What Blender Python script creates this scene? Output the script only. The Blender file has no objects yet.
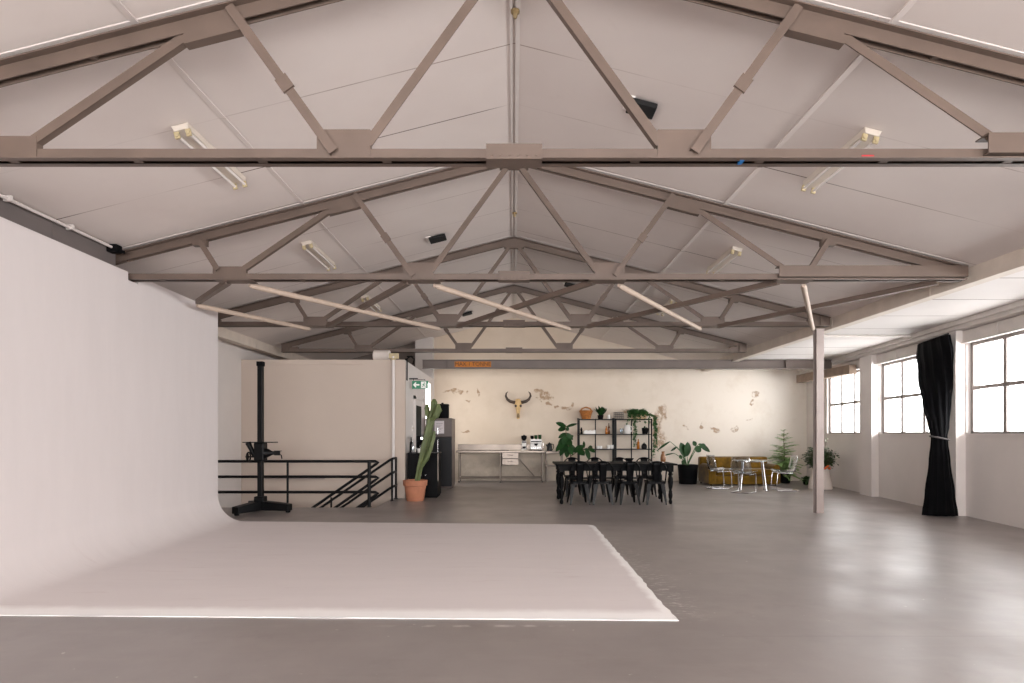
import bpy, bmesh, math, random
from mathutils import Vector, Matrix

random.seed(7)
C = bpy.context.scene.collection
PI = math.pi
sc = bpy.context.scene

# ------------------------------------------------------------------ helpers
def lin(c):
    c = c / 255.0
    return c / 12.92 if c <= 0.04045 else ((c + 0.055) / 1.055) ** 2.4

def rgb(r, g, b, a=1.0):
    return (lin(r), lin(g), lin(b), a)

class MB:
    """collects pieces of one mesh"""
    def __init__(self):
        self.v, self.f = [], []

    def add(self, vs, fs):
        b = len(self.v)
        self.v.extend(Vector(x) for x in vs)
        self.f.extend(tuple(b + i for i in f) for f in fs)
        return self

    def box(self, x0, x1, y0, y1, z0, z1, M=None):
        vs = [Vector(p) for p in ((x0, y0, z0), (x1, y0, z0), (x1, y1, z0), (x0, y1, z0),
                                  (x0, y0, z1), (x1, y0, z1), (x1, y1, z1), (x0, y1, z1))]
        if M is not None:
            vs = [M @ p for p in vs]
        return self.add(vs, [(3, 2, 1, 0), (4, 5, 6, 7), (0, 1, 5, 4), (1, 2, 6, 5), (2, 3, 7, 6), (3, 0, 4, 7)])

    def hexa(self, p):
        return self.add(p, [(3, 2, 1, 0), (4, 5, 6, 7), (0, 1, 5, 4), (1, 2, 6, 5), (2, 3, 7, 6), (3, 0, 4, 7)])

    def bar(self, a, b, w, d, up=(0, 0, 1)):
        """rectangular bar from a to b, w across (side), d along up"""
        a, b = Vector(a), Vector(b)
        t = (b - a).normalized()
        up = Vector(up)
        s = t.cross(up)
        if s.length < 1e-4:
            s = t.cross(Vector((0, 1, 0)))
        s.normalize()
        u = s.cross(t).normalized()
        s, u = s * w / 2, u * d / 2
        return self.hexa([a - s - u, a + s - u, a + s + u, a - s + u, b - s - u, b + s - u, b + s + u, b - s + u])

    def prism(self, poly, axis, t0, t1):
        """poly: 2-D points; axis 'x','y','z' the extrusion axis"""
        def P(p, t):
            if axis == 'y':
                return (p[0], t, p[1])
            if axis == 'x':
                return (t, p[0], p[1])
            return (p[0], p[1], t)
        n = len(poly)
        vs = [P(p, t0) for p in poly] + [P(p, t1) for p in poly]
        fs = [tuple(range(n - 1, -1, -1)), tuple(range(n, 2 * n))]
        fs += [(i, (i + 1) % n, n + (i + 1) % n, n + i) for i in range(n)]
        return self.add(vs, fs)

    def sweep(self, pts, r, n=10, sec=None, caps=True, closed=False, twist=0.0):
        """tube of radius r (number or list) along pts; sec: list of 2-D unit section points"""
        pts = [Vector(p) for p in pts]
        m = len(pts)
        if not isinstance(r, (list, tuple)):
            r = [r] * m
        if sec is None:
            sec = [(math.cos(2 * PI * i / n), math.sin(2 * PI * i / n)) for i in range(n)]
        n = len(sec)
        tang = []
        for i in range(m):
            a = pts[i - 1] if (i > 0 or closed) else pts[i]
            b = pts[(i + 1) % m] if (i < m - 1 or closed) else pts[i]
            tang.append((b - a).normalized())
        ref = Vector((0, 0, 1)) if abs(tang[0].z) < 0.9 else Vector((1, 0, 0))
        u = (ref - tang[0] * ref.dot(tang[0])).normalized()
        vs = []
        for i in range(m):
            t = tang[i]
            u = (u - t * u.dot(t))
            u = u.normalized() if u.length > 1e-6 else t.orthogonal().normalized()
            w = t.cross(u)
            ca, sa = math.cos(twist * i), math.sin(twist * i)
            for (p, q) in sec:
                pp, qq = p * ca - q * sa, p * sa + q * ca
                vs.append(pts[i] + (u * pp + w * qq) * r[i])
        fs = []
        for i in range(m if closed else m - 1):
            j = (i + 1) % m
            for k in range(n):
                k2 = (k + 1) % n
                fs.append((i * n + k, i * n + k2, j * n + k2, j * n + k))
        if caps and not closed:
            fs.append(tuple(range(n - 1, -1, -1)))
            fs.append(tuple((m - 1) * n + k for k in range(n)))
        return self.add(vs, fs)

    def lathe(self, prof, c=(0, 0, 0), n=20, sx=1.0, sy=1.0):
        """prof: (radius, z) from bottom to top"""
        c = Vector(c)
        vs, fs = [], []
        for (r, z) in prof:
            for k in range(n):
                a = 2 * PI * k / n
                vs.append(c + Vector((r * math.cos(a) * sx, r * math.sin(a) * sy, z)))
        m = len(prof)
        for i in range(m - 1):
            for k in range(n):
                k2 = (k + 1) % n
                fs.append((i * n + k, i * n + k2, (i + 1) * n + k2, (i + 1) * n + k))
        fs.append(tuple(range(n - 1, -1, -1)))
        fs.append(tuple((m - 1) * n + k for k in range(n)))
        return self.add(vs, fs)

    def leaf(self, base, d, length, width, droop=0.3, up=(0, 0, 1), fold=0.15, nseg=6):
        """one leaf blade: pointed oval, folded along its midrib, bending downwards"""
        base, d = Vector(base), Vector(d).normalized()
        up = Vector(up)
        s = d.cross(up)
        if s.length < 1e-3:
            s = d.orthogonal()
        s.normalize()
        n = s.cross(d).normalized()
        vs, fs = [], []
        for i in range(nseg + 1):
            t = i / nseg
            w = width * 0.5 * (math.sin(PI * min(1, t * 0.94 + 0.05)) ** 0.75)
            if i == nseg:
                w = 0.001
            p = base + d * (length * t * (1 - 0.15 * droop * t)) - Vector((0, 0, 1)) * (droop * length * t * t) 
            vs += [p - s * w + n * w * fold, p, p + s * w + n * w * fold]
        for i in range(nseg):
            a, b = i * 3, i * 3 + 3
            fs += [(a, a + 1, b + 1, b), (a + 1, a + 2, b + 2, b + 1)]
        return self.add(vs, fs)

    def build(self, name, material, parent=None, smooth=False, bevel=0.0, seg=2, subsurf=0, angle=40, loc=None):
        me = bpy.data.meshes.new(name)
        me.from_pydata([tuple(v) for v in self.v], [], self.f)
        me.update()
        bm = bmesh.new()
        bm.from_mesh(me)
        bmesh.ops.recalc_face_normals(bm, faces=bm.faces)
        bm.to_mesh(me)
        bm.free()
        me.materials.append(material)
        if smooth:
            for p in me.polygons:
                p.use_smooth = True
            me.set_sharp_from_angle(angle=math.radians(angle))
        o = bpy.data.objects.new(name, me)
        C.objects.link(o)
        if parent is not None:
            o.parent = parent
        if loc is not None:
            o.location = loc
        if bevel > 0:
            m = o.modifiers.new('bevel', 'BEVEL')
            m.width = bevel
            m.segments = seg
            m.limit_method = 'ANGLE'
            m.angle_limit = math.radians(40)
        if subsurf:
            m = o.modifiers.new('subd', 'SUBSURF')
            m.levels = m.render_levels = subsurf
        return o

def tag(o, label, cat, group=None, kind=None):
    o['label'] = label
    o['category'] = cat
    if group:
        o['group'] = group
    if kind:
        o['kind'] = kind
    return o

def empty(name, loc, label, cat, group=None, rz=0.0):
    o = bpy.data.objects.new(name, None)
    o.empty_display_size = 0.1
    C.objects.link(o)
    o.location = loc
    o.rotation_euler = (0, 0, rz)
    return tag(o, label, cat, group)

def copy_tree(o, parent=None):
    c = o.copy()
    C.objects.link(c)
    if parent is not None:
        c.parent = parent
    for ch in [x for x in bpy.data.objects if x.parent == o]:
        copy_tree(ch, c)
    return c

def struct(mb, name, material, label, cat, **kw):
    o = mb.build(name, material, **kw)
    return tag(o, label, cat, kind='structure')

def rect_wire(x0, x1, z0, z1):
    return [(x0, z0), (x1, z0), (x1, z1), (x0, z1)]

def arc(cx, cz, r, a0, a1, n):
    return [(cx + r * math.cos(a0 + (a1 - a0) * i / n), cz + r * math.sin(a0 + (a1 - a0) * i / n)) for i in range(n + 1)]

def bez(p0, p1, p2, n=10):
    p0, p1, p2 = Vector(p0), Vector(p1), Vector(p2)
    return [p0 * (1 - t) ** 2 + p1 * 2 * t * (1 - t) + p2 * t * t for t in [i / n for i in range(n + 1)]]

# ------------------------------------------------------------------ materials
def nodes(name):
    m = bpy.data.materials.new(name)
    m.use_nodes = True
    nt = m.node_tree
    b = nt.nodes['Principled BSDF']
    return m, nt, b

class NT:
    """tiny node writing helper"""
    def __init__(self, nt):
        self.nt = nt
        tc = nt.nodes.new('ShaderNodeTexCoord')
        self.obj = tc.outputs['Object']

    def N(self, typ, **ins):
        n = self.nt.nodes.new(typ)
        for k, v in ins.items():
            s = n.inputs[k.replace('_', ' ')]
            if hasattr(v, 'is_linked') or hasattr(v, 'links'):
                self.nt.links.new(v, s)
            else:
                s.default_value = v
        return n

    def noise(self, scale, detail=4.0, rough=0.55, vec=None, dist=0.0):
        n = self.N('ShaderNodeTexNoise', Scale=scale, Detail=detail, Roughness=rough, Distortion=dist)
        self.nt.links.new(vec if vec is not None else self.obj, n.inputs['Vector'])
        return n.outputs['Fac']

    def noisec(self, scale, detail=3.0):
        n = self.N('ShaderNodeTexNoise', Scale=scale, Detail=detail)
        self.nt.links.new(self.obj, n.inputs['Vector'])
        return n.outputs['Color']

    def math(self, op, a, b=0.0, c=0.0, clamp=False):
        n = self.nt.nodes.new('ShaderNodeMath')
        n.operation = op
        n.use_clamp = clamp
        for i, v in enumerate((a, b, c)):
            if hasattr(v, 'links'):
                self.nt.links.new(v, n.inputs[i])
            else:
                n.inputs[i].default_value = v
        return n.outputs[0]

    def vmath(self, op, a, b=(0, 0, 0)):
        n = self.nt.nodes.new('ShaderNodeVectorMath')
        n.operation = op
        for i, v in enumerate((a, b)):
            if hasattr(v, 'links'):
                self.nt.links.new(v, n.inputs[i])
            else:
                n.inputs[i].default_value = v
        return n.outputs['Value'] if op in ('LENGTH', 'DISTANCE', 'DOT_PRODUCT') else n.outputs[0]

    def xyz(self, vec=None):
        n = self.nt.nodes.new('ShaderNodeSeparateXYZ')
        self.nt.links.new(vec if vec is not None else self.obj, n.inputs[0])
        return n.outputs[0], n.outputs[1], n.outputs[2]

    def remap(self, v, a, b, c=0.0, d=1.0):
        n = self.nt.nodes.new('ShaderNodeMapRange')
        n.clamp = True
        self.nt.links.new(v, n.inputs[0])
        for i, x in enumerate((a, b, c, d)):
            n.inputs[1 + i].default_value = x
        return n.outputs[0]

    def mix(self, fac, a, b):
        n = self.nt.nodes.new('ShaderNodeMix')
        n.data_type = 'RGBA'
        n.clamp_factor = True
        for s, v in ((n.inputs[0], fac), (n.inputs[6], a), (n.inputs[7], b)):
            if hasattr(v, 'links'):
                self.nt.links.new(v, s)
            else:
                s.default_value = v
        return n.outputs[2]

    def bump(self, h, strength, dist, bsdf):
        n = self.N('ShaderNodeBump', Strength=strength, Distance=dist, Height=h)
        self.nt.links.new(n.outputs[0], bsdf.inputs['Normal'])

    def link(self, a, b):
        self.nt.links.new(a, b)

def mul(c, k):
    return (min(1, c[0] * k), min(1, c[1] * k), min(1, c[2] * k), 1.0)

def mat(name, col, rough=0.6, metal=0.0, nscale=6.0, namt=0.08, bscale=0.0, bstr=0.0, spec=None, sheen=0.0, coat=0.0):
    m, nt, b = nodes(name)
    t = NT(nt)
    f = t.noise(nscale)
    t.link(t.mix(t.remap(f, 0.3, 0.7), mul(col, 1 - namt), mul(col, 1 + namt)), b.inputs['Base Color'])
    b.inputs['Roughness'].default_value = rough
    b.inputs['Metallic'].default_value = metal
    if spec is not None:
        b.inputs['Specular IOR Level'].default_value = spec
    if sheen:
        b.inputs['Sheen Weight'].default_value = sheen
    if coat:
        b.inputs['Coat Weight'].default_value = coat
    if bstr:
        t.bump(t.noise(bscale), bstr, 0.01, b)
    return m

def glass_mat(name, tint=(1, 1, 1, 1), ior=1.45, extra=0.0):
    """thin clear sheet: see-through with a mirror share that grows at grazing angles"""
    m = bpy.data.materials.new(name)
    m.use_nodes = True
    nt = m.node_tree
    nt.nodes.clear()
    t = NT(nt)
    out = nt.nodes.new('ShaderNodeOutputMaterial')
    lw = nt.nodes.new('ShaderNodeLayerWeight')
    lw.inputs['Blend'].default_value = 0.5
    sch = t.math('MULTIPLY_ADD', t.math('POWER', lw.outputs['Facing'], 5.0), 0.9, 0.04)
    tr = t.N('ShaderNodeBsdfTransparent', Color=tint)
    gl = t.N('ShaderNodeBsdfGlossy', Roughness=0.06)
    mx = nt.nodes.new('ShaderNodeMixShader')
    f = t.math('ADD', sch, extra, clamp=True)
    t.link(f, mx.inputs[0])
    t.link(tr.outputs[0], mx.inputs[1])
    t.link(gl.outputs[0], mx.inputs[2])
    t.link(mx.outputs[0], out.inputs[0])
    return m

M = {}
M['steel_paint'] = mat('taupe_steel_paint', rgb(99, 84, 75), 0.5, nscale=3.0, namt=0.12)
M['beam_paint'] = mat('grey_beam_paint', rgb(104, 92, 86), 0.5, nscale=3.0, namt=0.1)
M['column_paint'] = mat('column_paint', rgb(158, 145, 140), 0.55, nscale=4.0, namt=0.08)
M['white_paint'] = mat('white_wall_paint', rgb(220, 213, 209), 0.7, nscale=1.6, namt=0.03, bscale=30, bstr=0.1)
M['partition_paint'] = mat('partition_paint', rgb(198, 183, 171), 0.75, nscale=1.2, namt=0.02)
M['trim_paint'] = mat('trim_paint', rgb(210, 203, 198), 0.65, nscale=5, namt=0.05)
M['eave_paint'] = mat('eave_beam_paint', rgb(206, 194, 182), 0.7, nscale=4, namt=0.08)
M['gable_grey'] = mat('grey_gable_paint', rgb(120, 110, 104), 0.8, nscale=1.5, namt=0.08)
M['panel_dark'] = mat('dark_panel', rgb(112, 104, 102), 0.7, nscale=2, namt=0.08)
M['window_steel'] = mat('window_steel', rgb(148, 139, 135), 0.5, nscale=8, namt=0.06)
M['black_metal'] = mat('black_metal', rgb(8, 8, 10), 0.45, nscale=9, namt=0.2, spec=0.2)
M['chair_black'] = mat('black_lacquered_sheet_metal', rgb(6, 6, 8), 0.26, nscale=9, namt=0.2, spec=0.11)
M['black_wood'] = mat('black_painted_wood', rgb(7, 7, 9), 0.55, nscale=12, namt=0.25, spec=0.1)
M['black_matte'] = mat('black_matte', rgb(9, 9, 11), 0.7, nscale=6, namt=0.2, spec=0.12)
M['void_black'] = mat('black_fitting', rgb(6, 6, 7), 0.8, nscale=6, namt=0.1)
M['dark_fridge'] = mat('dark_fridge_steel', rgb(22, 21, 24), 0.4, nscale=2, namt=0.1, spec=0.25)
M['fridge_side'] = mat('brown_grey_fridge_side', rgb(92, 80, 76), 0.4, nscale=2, namt=0.1, spec=0.4)
M['stainless'] = mat('stainless_steel', rgb(128, 118, 110), 0.36, metal=0.9, nscale=2, namt=0.2)
M['chrome'] = mat('chrome', rgb(214, 214, 216), 0.15, metal=1.0, nscale=3, namt=0.03)
M['terracotta'] = mat('terracotta', rgb(178, 118, 90), 0.8, nscale=8, namt=0.1, bscale=40, bstr=0.1)
M['soil'] = mat('soil', rgb(48, 36, 28), 0.95, nscale=30, namt=0.4, bscale=60, bstr=0.6)
M['cactus'] = mat('cactus_skin', rgb(92, 104, 62), 0.55, nscale=7, namt=0.25)
M['leaf_dark'] = mat('dark_green_leaf', rgb(30, 62, 28), 0.5, nscale=6, namt=0.3, spec=0.22)
M['leaf_mid'] = mat('mid_green_leaf', rgb(58, 92, 44), 0.5, nscale=6, namt=0.3)
M['leaf_vine'] = mat('vine_leaf', rgb(56, 98, 48), 0.5, nscale=9, namt=0.4)
M['leaf_light'] = mat('light_green_needles', rgb(138, 170, 104), 0.6, nscale=5, namt=0.25)
M['leaf_grey'] = mat('shrub_leaf', rgb(58, 82, 48), 0.5, nscale=9, namt=0.35)
M['bark'] = mat('bark', rgb(92, 76, 58), 0.85, nscale=14, namt=0.25)
M['wicker'] = mat('brown_wicker', rgb(176, 116, 60), 0.75, nscale=26, namt=0.4, bscale=50, bstr=0.6)
M['velvet'] = mat('mustard_velvet', rgb(104, 76, 14), 0.8, nscale=7, namt=0.4, sheen=0.15, spec=0.15)
M['white_gloss'] = mat('white_glaze', rgb(236, 232, 228), 0.3, nscale=5, namt=0.03)
M['planter_white'] = mat('white_planter', rgb(224, 214, 206), 0.6, nscale=5, namt=0.05)
M['tan'] = mat('tan_ceramic', rgb(196, 170, 132), 0.6, nscale=8, namt=0.12)
M['amber'] = mat('amber_glass', rgb(176, 104, 34), 0.15, nscale=5, namt=0.1)
M['brown_glass'] = mat('brown_bottle_glass', rgb(104, 62, 28), 0.15, nscale=5, namt=0.1)
M['vase_brown'] = mat('brown_vase_glaze', rgb(128, 84, 46), 0.35, nscale=8, namt=0.2)
M['bone'] = mat('bone', rgb(214, 180, 128), 0.7, nscale=9, namt=0.18, bscale=30, bstr=0.3)
M['horn'] = mat('dark_horn', rgb(66, 50, 38), 0.4, nscale=8, namt=0.35)
M['curtain'] = mat('black_curtain_cloth', rgb(6, 6, 8), 0.75, nscale=12, namt=0.2, spec=0.06, sheen=0.02)
M['tie'] = mat('grey_tieback_cord', rgb(84, 80, 80), 0.7, nscale=20, namt=0.2)
M['exit_green'] = mat('exit_sign_green', rgb(12, 122, 84), 0.4, nscale=3, namt=0.03)
M['pictogram'] = mat('sign_white', rgb(238, 240, 236), 0.4, nscale=3, namt=0.02)
M['sign_orange'] = mat('orange_sign_paint', rgb(190, 112, 20), 0.6, nscale=20, namt=0.2)
M['sign_dark'] = mat('dark_lettering', rgb(52, 32, 16), 0.6, nscale=8, namt=0.1)
M['brass'] = mat('yellowed_lampholder', rgb(188, 172, 136), 0.5, nscale=10, namt=0.15)
M['old_brass'] = mat('old_brass', rgb(138, 118, 82), 0.5, nscale=10, namt=0.15)
M['batten'] = mat('light_fitting_enamel', rgb(214, 204, 192), 0.45, nscale=6, namt=0.05)
M['tube'] = mat('fluorescent_tube_glass', rgb(232, 226, 222), 0.2, nscale=4, namt=0.02)
M['tape_red'] = mat('red_tape', rgb(186, 30, 44), 0.5, nscale=9, namt=0.05)
M['tape_blue'] = mat('blue_tape', rgb(30, 110, 176), 0.5, nscale=9, namt=0.05)
M['paper'] = mat('paper', rgb(208, 200, 202), 0.8, nscale=9, namt=0.03)
M['paper_ink'] = mat('ink', rgb(110, 104, 108), 0.8, nscale=9, namt=0.03)
M['dark_glass'] = mat('dark_door_glass', rgb(10, 20, 20), 0.5, nscale=3, namt=0.1, spec=0.05)
M['orange_bloom'] = mat('orange_bloom', rgb(206, 96, 50), 0.6, nscale=9, namt=0.1)
M['white_bloom'] = mat('white_bloom', rgb(226, 230, 214), 0.7, nscale=9, namt=0.08)
M['board'] = mat('pale_board', rgb(216, 204, 184), 0.6, nscale=6, namt=0.06)
M['timber'] = mat('weathered_timber', rgb(136, 116, 100), 0.75, nscale=5, namt=0.2)
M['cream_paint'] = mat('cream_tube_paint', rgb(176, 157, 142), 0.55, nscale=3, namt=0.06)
M['glass'] = glass_mat('window_glass', (0.97, 0.98, 0.98, 1))
M['clear'] = glass_mat('clear_acrylic', (0.82, 0.86, 0.90, 1), 1.5, 0.22)
M['clear_top'] = glass_mat('clear_glass_top', (0.88, 0.92, 0.92, 1), 1.5, 0.06)

def mat_lit_window():
    m, nt, b = nodes('daylit_frosted_pane')
    t = NT(nt)
    f = t.noise(2.0)
    t.link(t.mix(f, (1, .96, .9, 1), (1, .98, .94, 1)), b.inputs['Emission Color'])
    b.inputs['Emission Strength'].default_value = 5.0
    return m
M['lit'] = mat_lit_window()

def mat_floor():
    m, nt, b = nodes('painted_concrete_floor')
    t = NT(nt)
    x, y, z = t.xyz()
    base = t.mix(t.remap(t.noise(0.7, 5, 0.6), 0.3, 0.7), rgb(125, 118, 115), rgb(143, 136, 133))
    st = nt.nodes.new('ShaderNodeMapping')
    st.inputs['Scale'].default_value = (0.35, 2.2, 1)
    t.link(t.obj, st.inputs[0])
    streak = t.noise(2.2, 6, 0.65, st.outputs[0])
    base = t.mix(t.math('MULTIPLY', t.remap(streak, 0.52, 0.75), 0.35), base, rgb(156, 147, 143))
    base = t.mix(t.math('MULTIPLY', t.remap(t.noise(1.6, 6, 0.7), 0.55, 0.75), 0.35), base, rgb(104, 96, 93))
    # white specks of paint
    sp = t.remap(t.noise(16, 2, 0.5), 0.74, 0.78)
    base = t.mix(t.math('MULTIPLY', sp, 0.5), base, rgb(200, 194, 190))
    # brushed-over white paint beside the cyclorama's edge
    near = t.math('MULTIPLY', t.remap(x, 1.18, 1.24), t.remap(x, 1.30, 1.55, 1.0, 0.0))
    inr = t.math('MULTIPLY', t.remap(y, 4.2, 4.5), t.remap(y, 6.2, 8.2, 1.0, 0.0))
    sm = nt.nodes.new('ShaderNodeMapping')
    sm.inputs['Scale'].default_value = (1.5, 3.5, 1)
    sm.inputs['Rotation'].default_value = (0, 0, 0.5)
    t.link(t.obj, sm.inputs[0])
    smear = t.remap(t.noise(6, 5, 0.75, sm.outputs[0]), 0.53, 0.66)
    base = t.mix(t.math('MULTIPLY', t.math('MULTIPLY', near, inr), t.math('MULTIPLY', smear, 0.9)), base, rgb(206, 200, 198))
    # pale dry scuff in front
    sc2 = t.math('MULTIPLY', t.remap(t.math('ABSOLUTE', t.math('SUBTRACT', y, 4.17)), 0.0, 0.03, 1.0, 0.0),
                 t.math('MULTIPLY', t.remap(x, -1.0, -0.7), t.remap(x, 0.2, 0.4, 1.0, 0.0)))
    base = t.mix(t.math('MULTIPLY', sc2, t.remap(t.noise(7), 0.45, 0.6)), base, rgb(190, 184, 181))
    # a fine control joint
    jt = t.math('MULTIPLY', t.math('LESS_THAN', t.math('ABSOLUTE', t.math('SUBTRACT', y, 3.96)), 0.003), t.math('GREATER_THAN', x, 1.4))
    base = t.mix(t.math('MULTIPLY', jt, 0.5), base, rgb(80, 72, 70))
    t.link(base, b.inputs['Base Color'])
    t.link(t.remap(t.noise(1.1, 5), 0.3, 0.7, 0.30, 0.46), b.inputs['Roughness'])
    b.inputs['Specular IOR Level'].default_value = 1.0
    t.bump(t.noise(3.0, 6, 0.6), 0.08, 0.02, b)
    return m
M['floor'] = mat_floor()

def mat_cyc():
    m, nt, b = nodes('white_cyclorama_paint')
    t = NT(nt)
    x, y, z = t.xyz()
    st = nt.nodes.new('ShaderNodeMapping')
    st.inputs['Scale'].default_value = (0.5, 3.0, 0.6)
    t.link(t.obj, st.inputs[0])
    base = t.mix(t.remap(t.noise(1.4, 6, 0.65, st.outputs[0]), 0.35, 0.7), rgb(213, 206, 205), t.mix(t.remap(z, 0.02, 0.4, 1.0, 0.0), rgb(217, 210, 209), rgb(217, 210, 209)))
    low = t.remap(z, 0.02, 0.4, 1.0, 0.0)
    sm = t.math('MULTIPLY', t.math('MULTIPLY', t.remap(t.noise(2.6, 7, 0.7, st.outputs[0]), 0.58, 0.72), 0.5), low)
    base = t.mix(sm, base, rgb(196, 184, 182))
    # fresher coat along the front and outer edges
    wob = t.math('MULTIPLY', t.math('SUBTRACT', t.noise(5), 0.5), 0.12)
    fe = t.math('ADD', t.math('SUBTRACT', y, t.math('SUBTRACT', 4.305, t.math('MULTIPLY', x, 0.0235))), wob)
    rx = t.math('ADD', t.math('SUBTRACT', 1.19, x), wob)
    edge = t.math('MAXIMUM', t.remap(fe, 0.15, 0.27, 1.0, 0.0), t.remap(rx, 0.045, 0.10, 1.0, 0.0))
    base = t.mix(t.math('MULTIPLY', t.math('MULTIPLY', edge, low), 0.95), base, rgb(244, 242, 241))
    t.link(base, b.inputs['Base Color'])
    b.inputs['Roughness'].default_value = 0.62
    return m
M['cyc'] = mat_cyc()

def mat_ceiling():
    m, nt, b = nodes('white_ceiling_sheets')
    t = NT(nt)
    x, y, z = t.xyz()
    base = t.mix(t.remap(t.noise(0.8, 5), 0.3, 0.7), rgb(220, 211, 206), rgb(212, 202, 197))
    blot = t.remap(t.noise(1.7, 4, 0.6), 0.66, 0.8)
    base = t.mix(t.math('MULTIPLY', blot, 0.25), base, rgb(182, 168, 162))
    d = t.math('PINGPONG', t.math('SUBTRACT', y, 5.05), 0.46)
    line = t.math('LESS_THAN', d, 0.006)
    broken = t.remap(t.noise(0.9, 3), 0.42, 0.62, 0.1, 0.9)
    base = t.mix(t.math('MULTIPLY', line, broken), base, rgb(150, 132, 122))
    # some joints stand open and read dark
    d2 = t.math('PINGPONG', t.math('SUBTRACT', y, 5.97), 1.38)
    open_ = t.math('MULTIPLY', t.math('LESS_THAN', d2, 0.007), t.remap(t.noise(0.55, 2), 0.5, 0.6))
    base = t.mix(t.math('MULTIPLY', open_, 0.85), base, rgb(84, 68, 58))
    t.link(base, b.inputs['Base Color'])
    b.inputs['Roughness'].default_value = 0.75
    return m
M['ceiling'] = mat_ceiling()

def mat_flat_ceiling():
    m, nt, b = nodes('white_lean_to_ceiling')
    t = NT(nt)
    x, y, z = t.xyz()
    base = t.mix(t.remap(t.noise(0.9, 4), 0.3, 0.7), rgb(218, 212, 208), rgb(210, 203, 199))
    d = t.math('PINGPONG', t.math('SUBTRACT', y, 6.94), 0.56)
    line = t.math('LESS_THAN', d, 0.016)
    base = t.mix(t.math('MULTIPLY', line, t.remap(t.noise(0.8, 3), 0.35, 0.6, 0.35, 0.95)), base, rgb(128, 112, 104))
    t.link(base, b.inputs['Base Color'])
    b.inputs['Roughness'].default_value = 0.7
    return m
M['flat_ceiling'] = mat_flat_ceiling()

def mat_back_wall():
    m, nt, b = nodes('worn_cream_plaster')
    t = NT(nt)
    x, y, z = t.xyz()
    base = t.mix(t.remap(t.noise(0.6, 6, 0.6), 0.3, 0.7), rgb(222, 207, 190), rgb(212, 195, 176))
    base = t.mix(t.remap(x, 1.5, 7.5), base, rgb(230, 222, 212))  # whiter towards the windows: the daylight shift is put into the wall colour
    blot = t.remap(t.noise(1.6, 7, 0.7), 0.5, 0.72)
    base = t.mix(t.math('MULTIPLY', blot, 0.3), base, rgb(196, 178, 156))
    # greyer, mottled tone low on the wall behind the bench
    low = t.math('MULTIPLY', t.remap(z, 0.5, 0.95, 1.0, 0.0), t.remap(x, 0.9, 1.4, 1.0, 0.0))
    base = t.mix(t.math('MULTIPLY', low, t.remap(t.noise(2.2, 6, 0.7), 0.35, 0.65, 0.45, 0.9)), base, rgb(150, 140, 128))
    # peeled patches, each with its own place: x, z, rx, rz
    spots = [(0.72, 2.60, .16, .07), (0.86, 2.45, .12, .12), (1.00, 2.40, .10, .09), (0.66, 2.38, .06, .03), (0.77, 2.30, .04, .04),
             (1.02, 2.22, .09, .05), (1.25, 2.17, .10, .04), (1.50, 2.13, .16, .06), (1.62, 2.18, .08, .06),
             (-1.75, 2.55, .30, .05), (-1.30, 2.54, .05, .05), (-1.02, 2.50, .04, .09), (-1.33, 2.28, .04, .03), (-1.38, 1.40, .12, .03),
             (6.95, 2.45, .07, .10), (6.90, 2.22, .08, .07), (5.83, 1.48, .12, .08), (6.35, 1.46, .12, .10), (4.95, 1.52, .06, .05),
             (4.12, 1.62, .16, .40), (4.30, 1.95, .12, .22), (4.15, 1.15, .2, .3), (3.3, 2.02, .20, .06), (5.45, 1.55, .04, .12), (7.6, 1.3, .05, .03), (6.8, 1.75, .06, .03)]
    nz = t.vmath('SUBTRACT', t.noisec(3.2, 5), (0.5, 0.5, 0.5))
    sc_ = nt.nodes.new('ShaderNodeVectorMath')
    sc_.operation = 'SCALE'
    t.link(nz, sc_.inputs[0])
    sc_.inputs['Scale'].default_value = 0.42
    warp = t.vmath('ADD', t.obj, sc_.outputs[0])
    wx, wy, wz = t.xyz(warp)
    mask = None
    for (cx, cz, rx, rz) in spots:
        a = t.math('DIVIDE', t.math('SUBTRACT', wx, cx), rx)
        c = t.math('DIVIDE', t.math('SUBTRACT', wz, cz), rz)
        dd = t.math('ADD', t.math('MULTIPLY', a, a), t.math('MULTIPLY', c, c))
        k = t.remap(dd, 0.6, 1.3, 1.0, 0.0)
        mask = k if mask is None else t.math('MAXIMUM', mask, k)
    mask = t.math('MULTIPLY', mask, t.remap(t.noise(7, 4, 0.7), 0.40, 0.54))
    base = t.mix(t.math('MULTIPLY', mask, 0.8), base, t.mix(t.noise(11), rgb(120, 84, 54), rgb(176, 142, 104)))
    t.link(base, b.inputs['Base Color'])
    b.inputs['Roughness'].default_value = 0.8
    t.bump(t.noise(5, 6), 0.15, 0.02, b)
    return m
M['back_wall'] = mat_back_wall()

# ------------------------------------------------------------------ the setting
HZ = 1.36                      # camera height
YB = 17.0                      # back wall
YF = -5.0                      # wall behind the camera
RIDGE, SLOPE = 4.70, 0.254
def ceil_z(x):
    return RIDGE - SLOPE * abs(x)
def wx(y):                     # inner face of the splayed window wall
    return 7.28 + 0.135 * (y - 8.44)

# floor with the stair opening
SX0, SX1, SY0, SY1 = -5.75, -2.55, 10.84, 12.44
f = MB()
for (x0, x1, y0, y1) in ((-6, 9.2, YF, SY0), (SX1, 9.2, SY0, YB + .2), (-6, SX1, SY1 + .1, YB + .2)):
    f.box(x0, x1, y0, y1, -0.2, 0)
struct(f, 'floor', M['floor'], 'grey painted concrete floor of the whole studio', 'floor')

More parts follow.
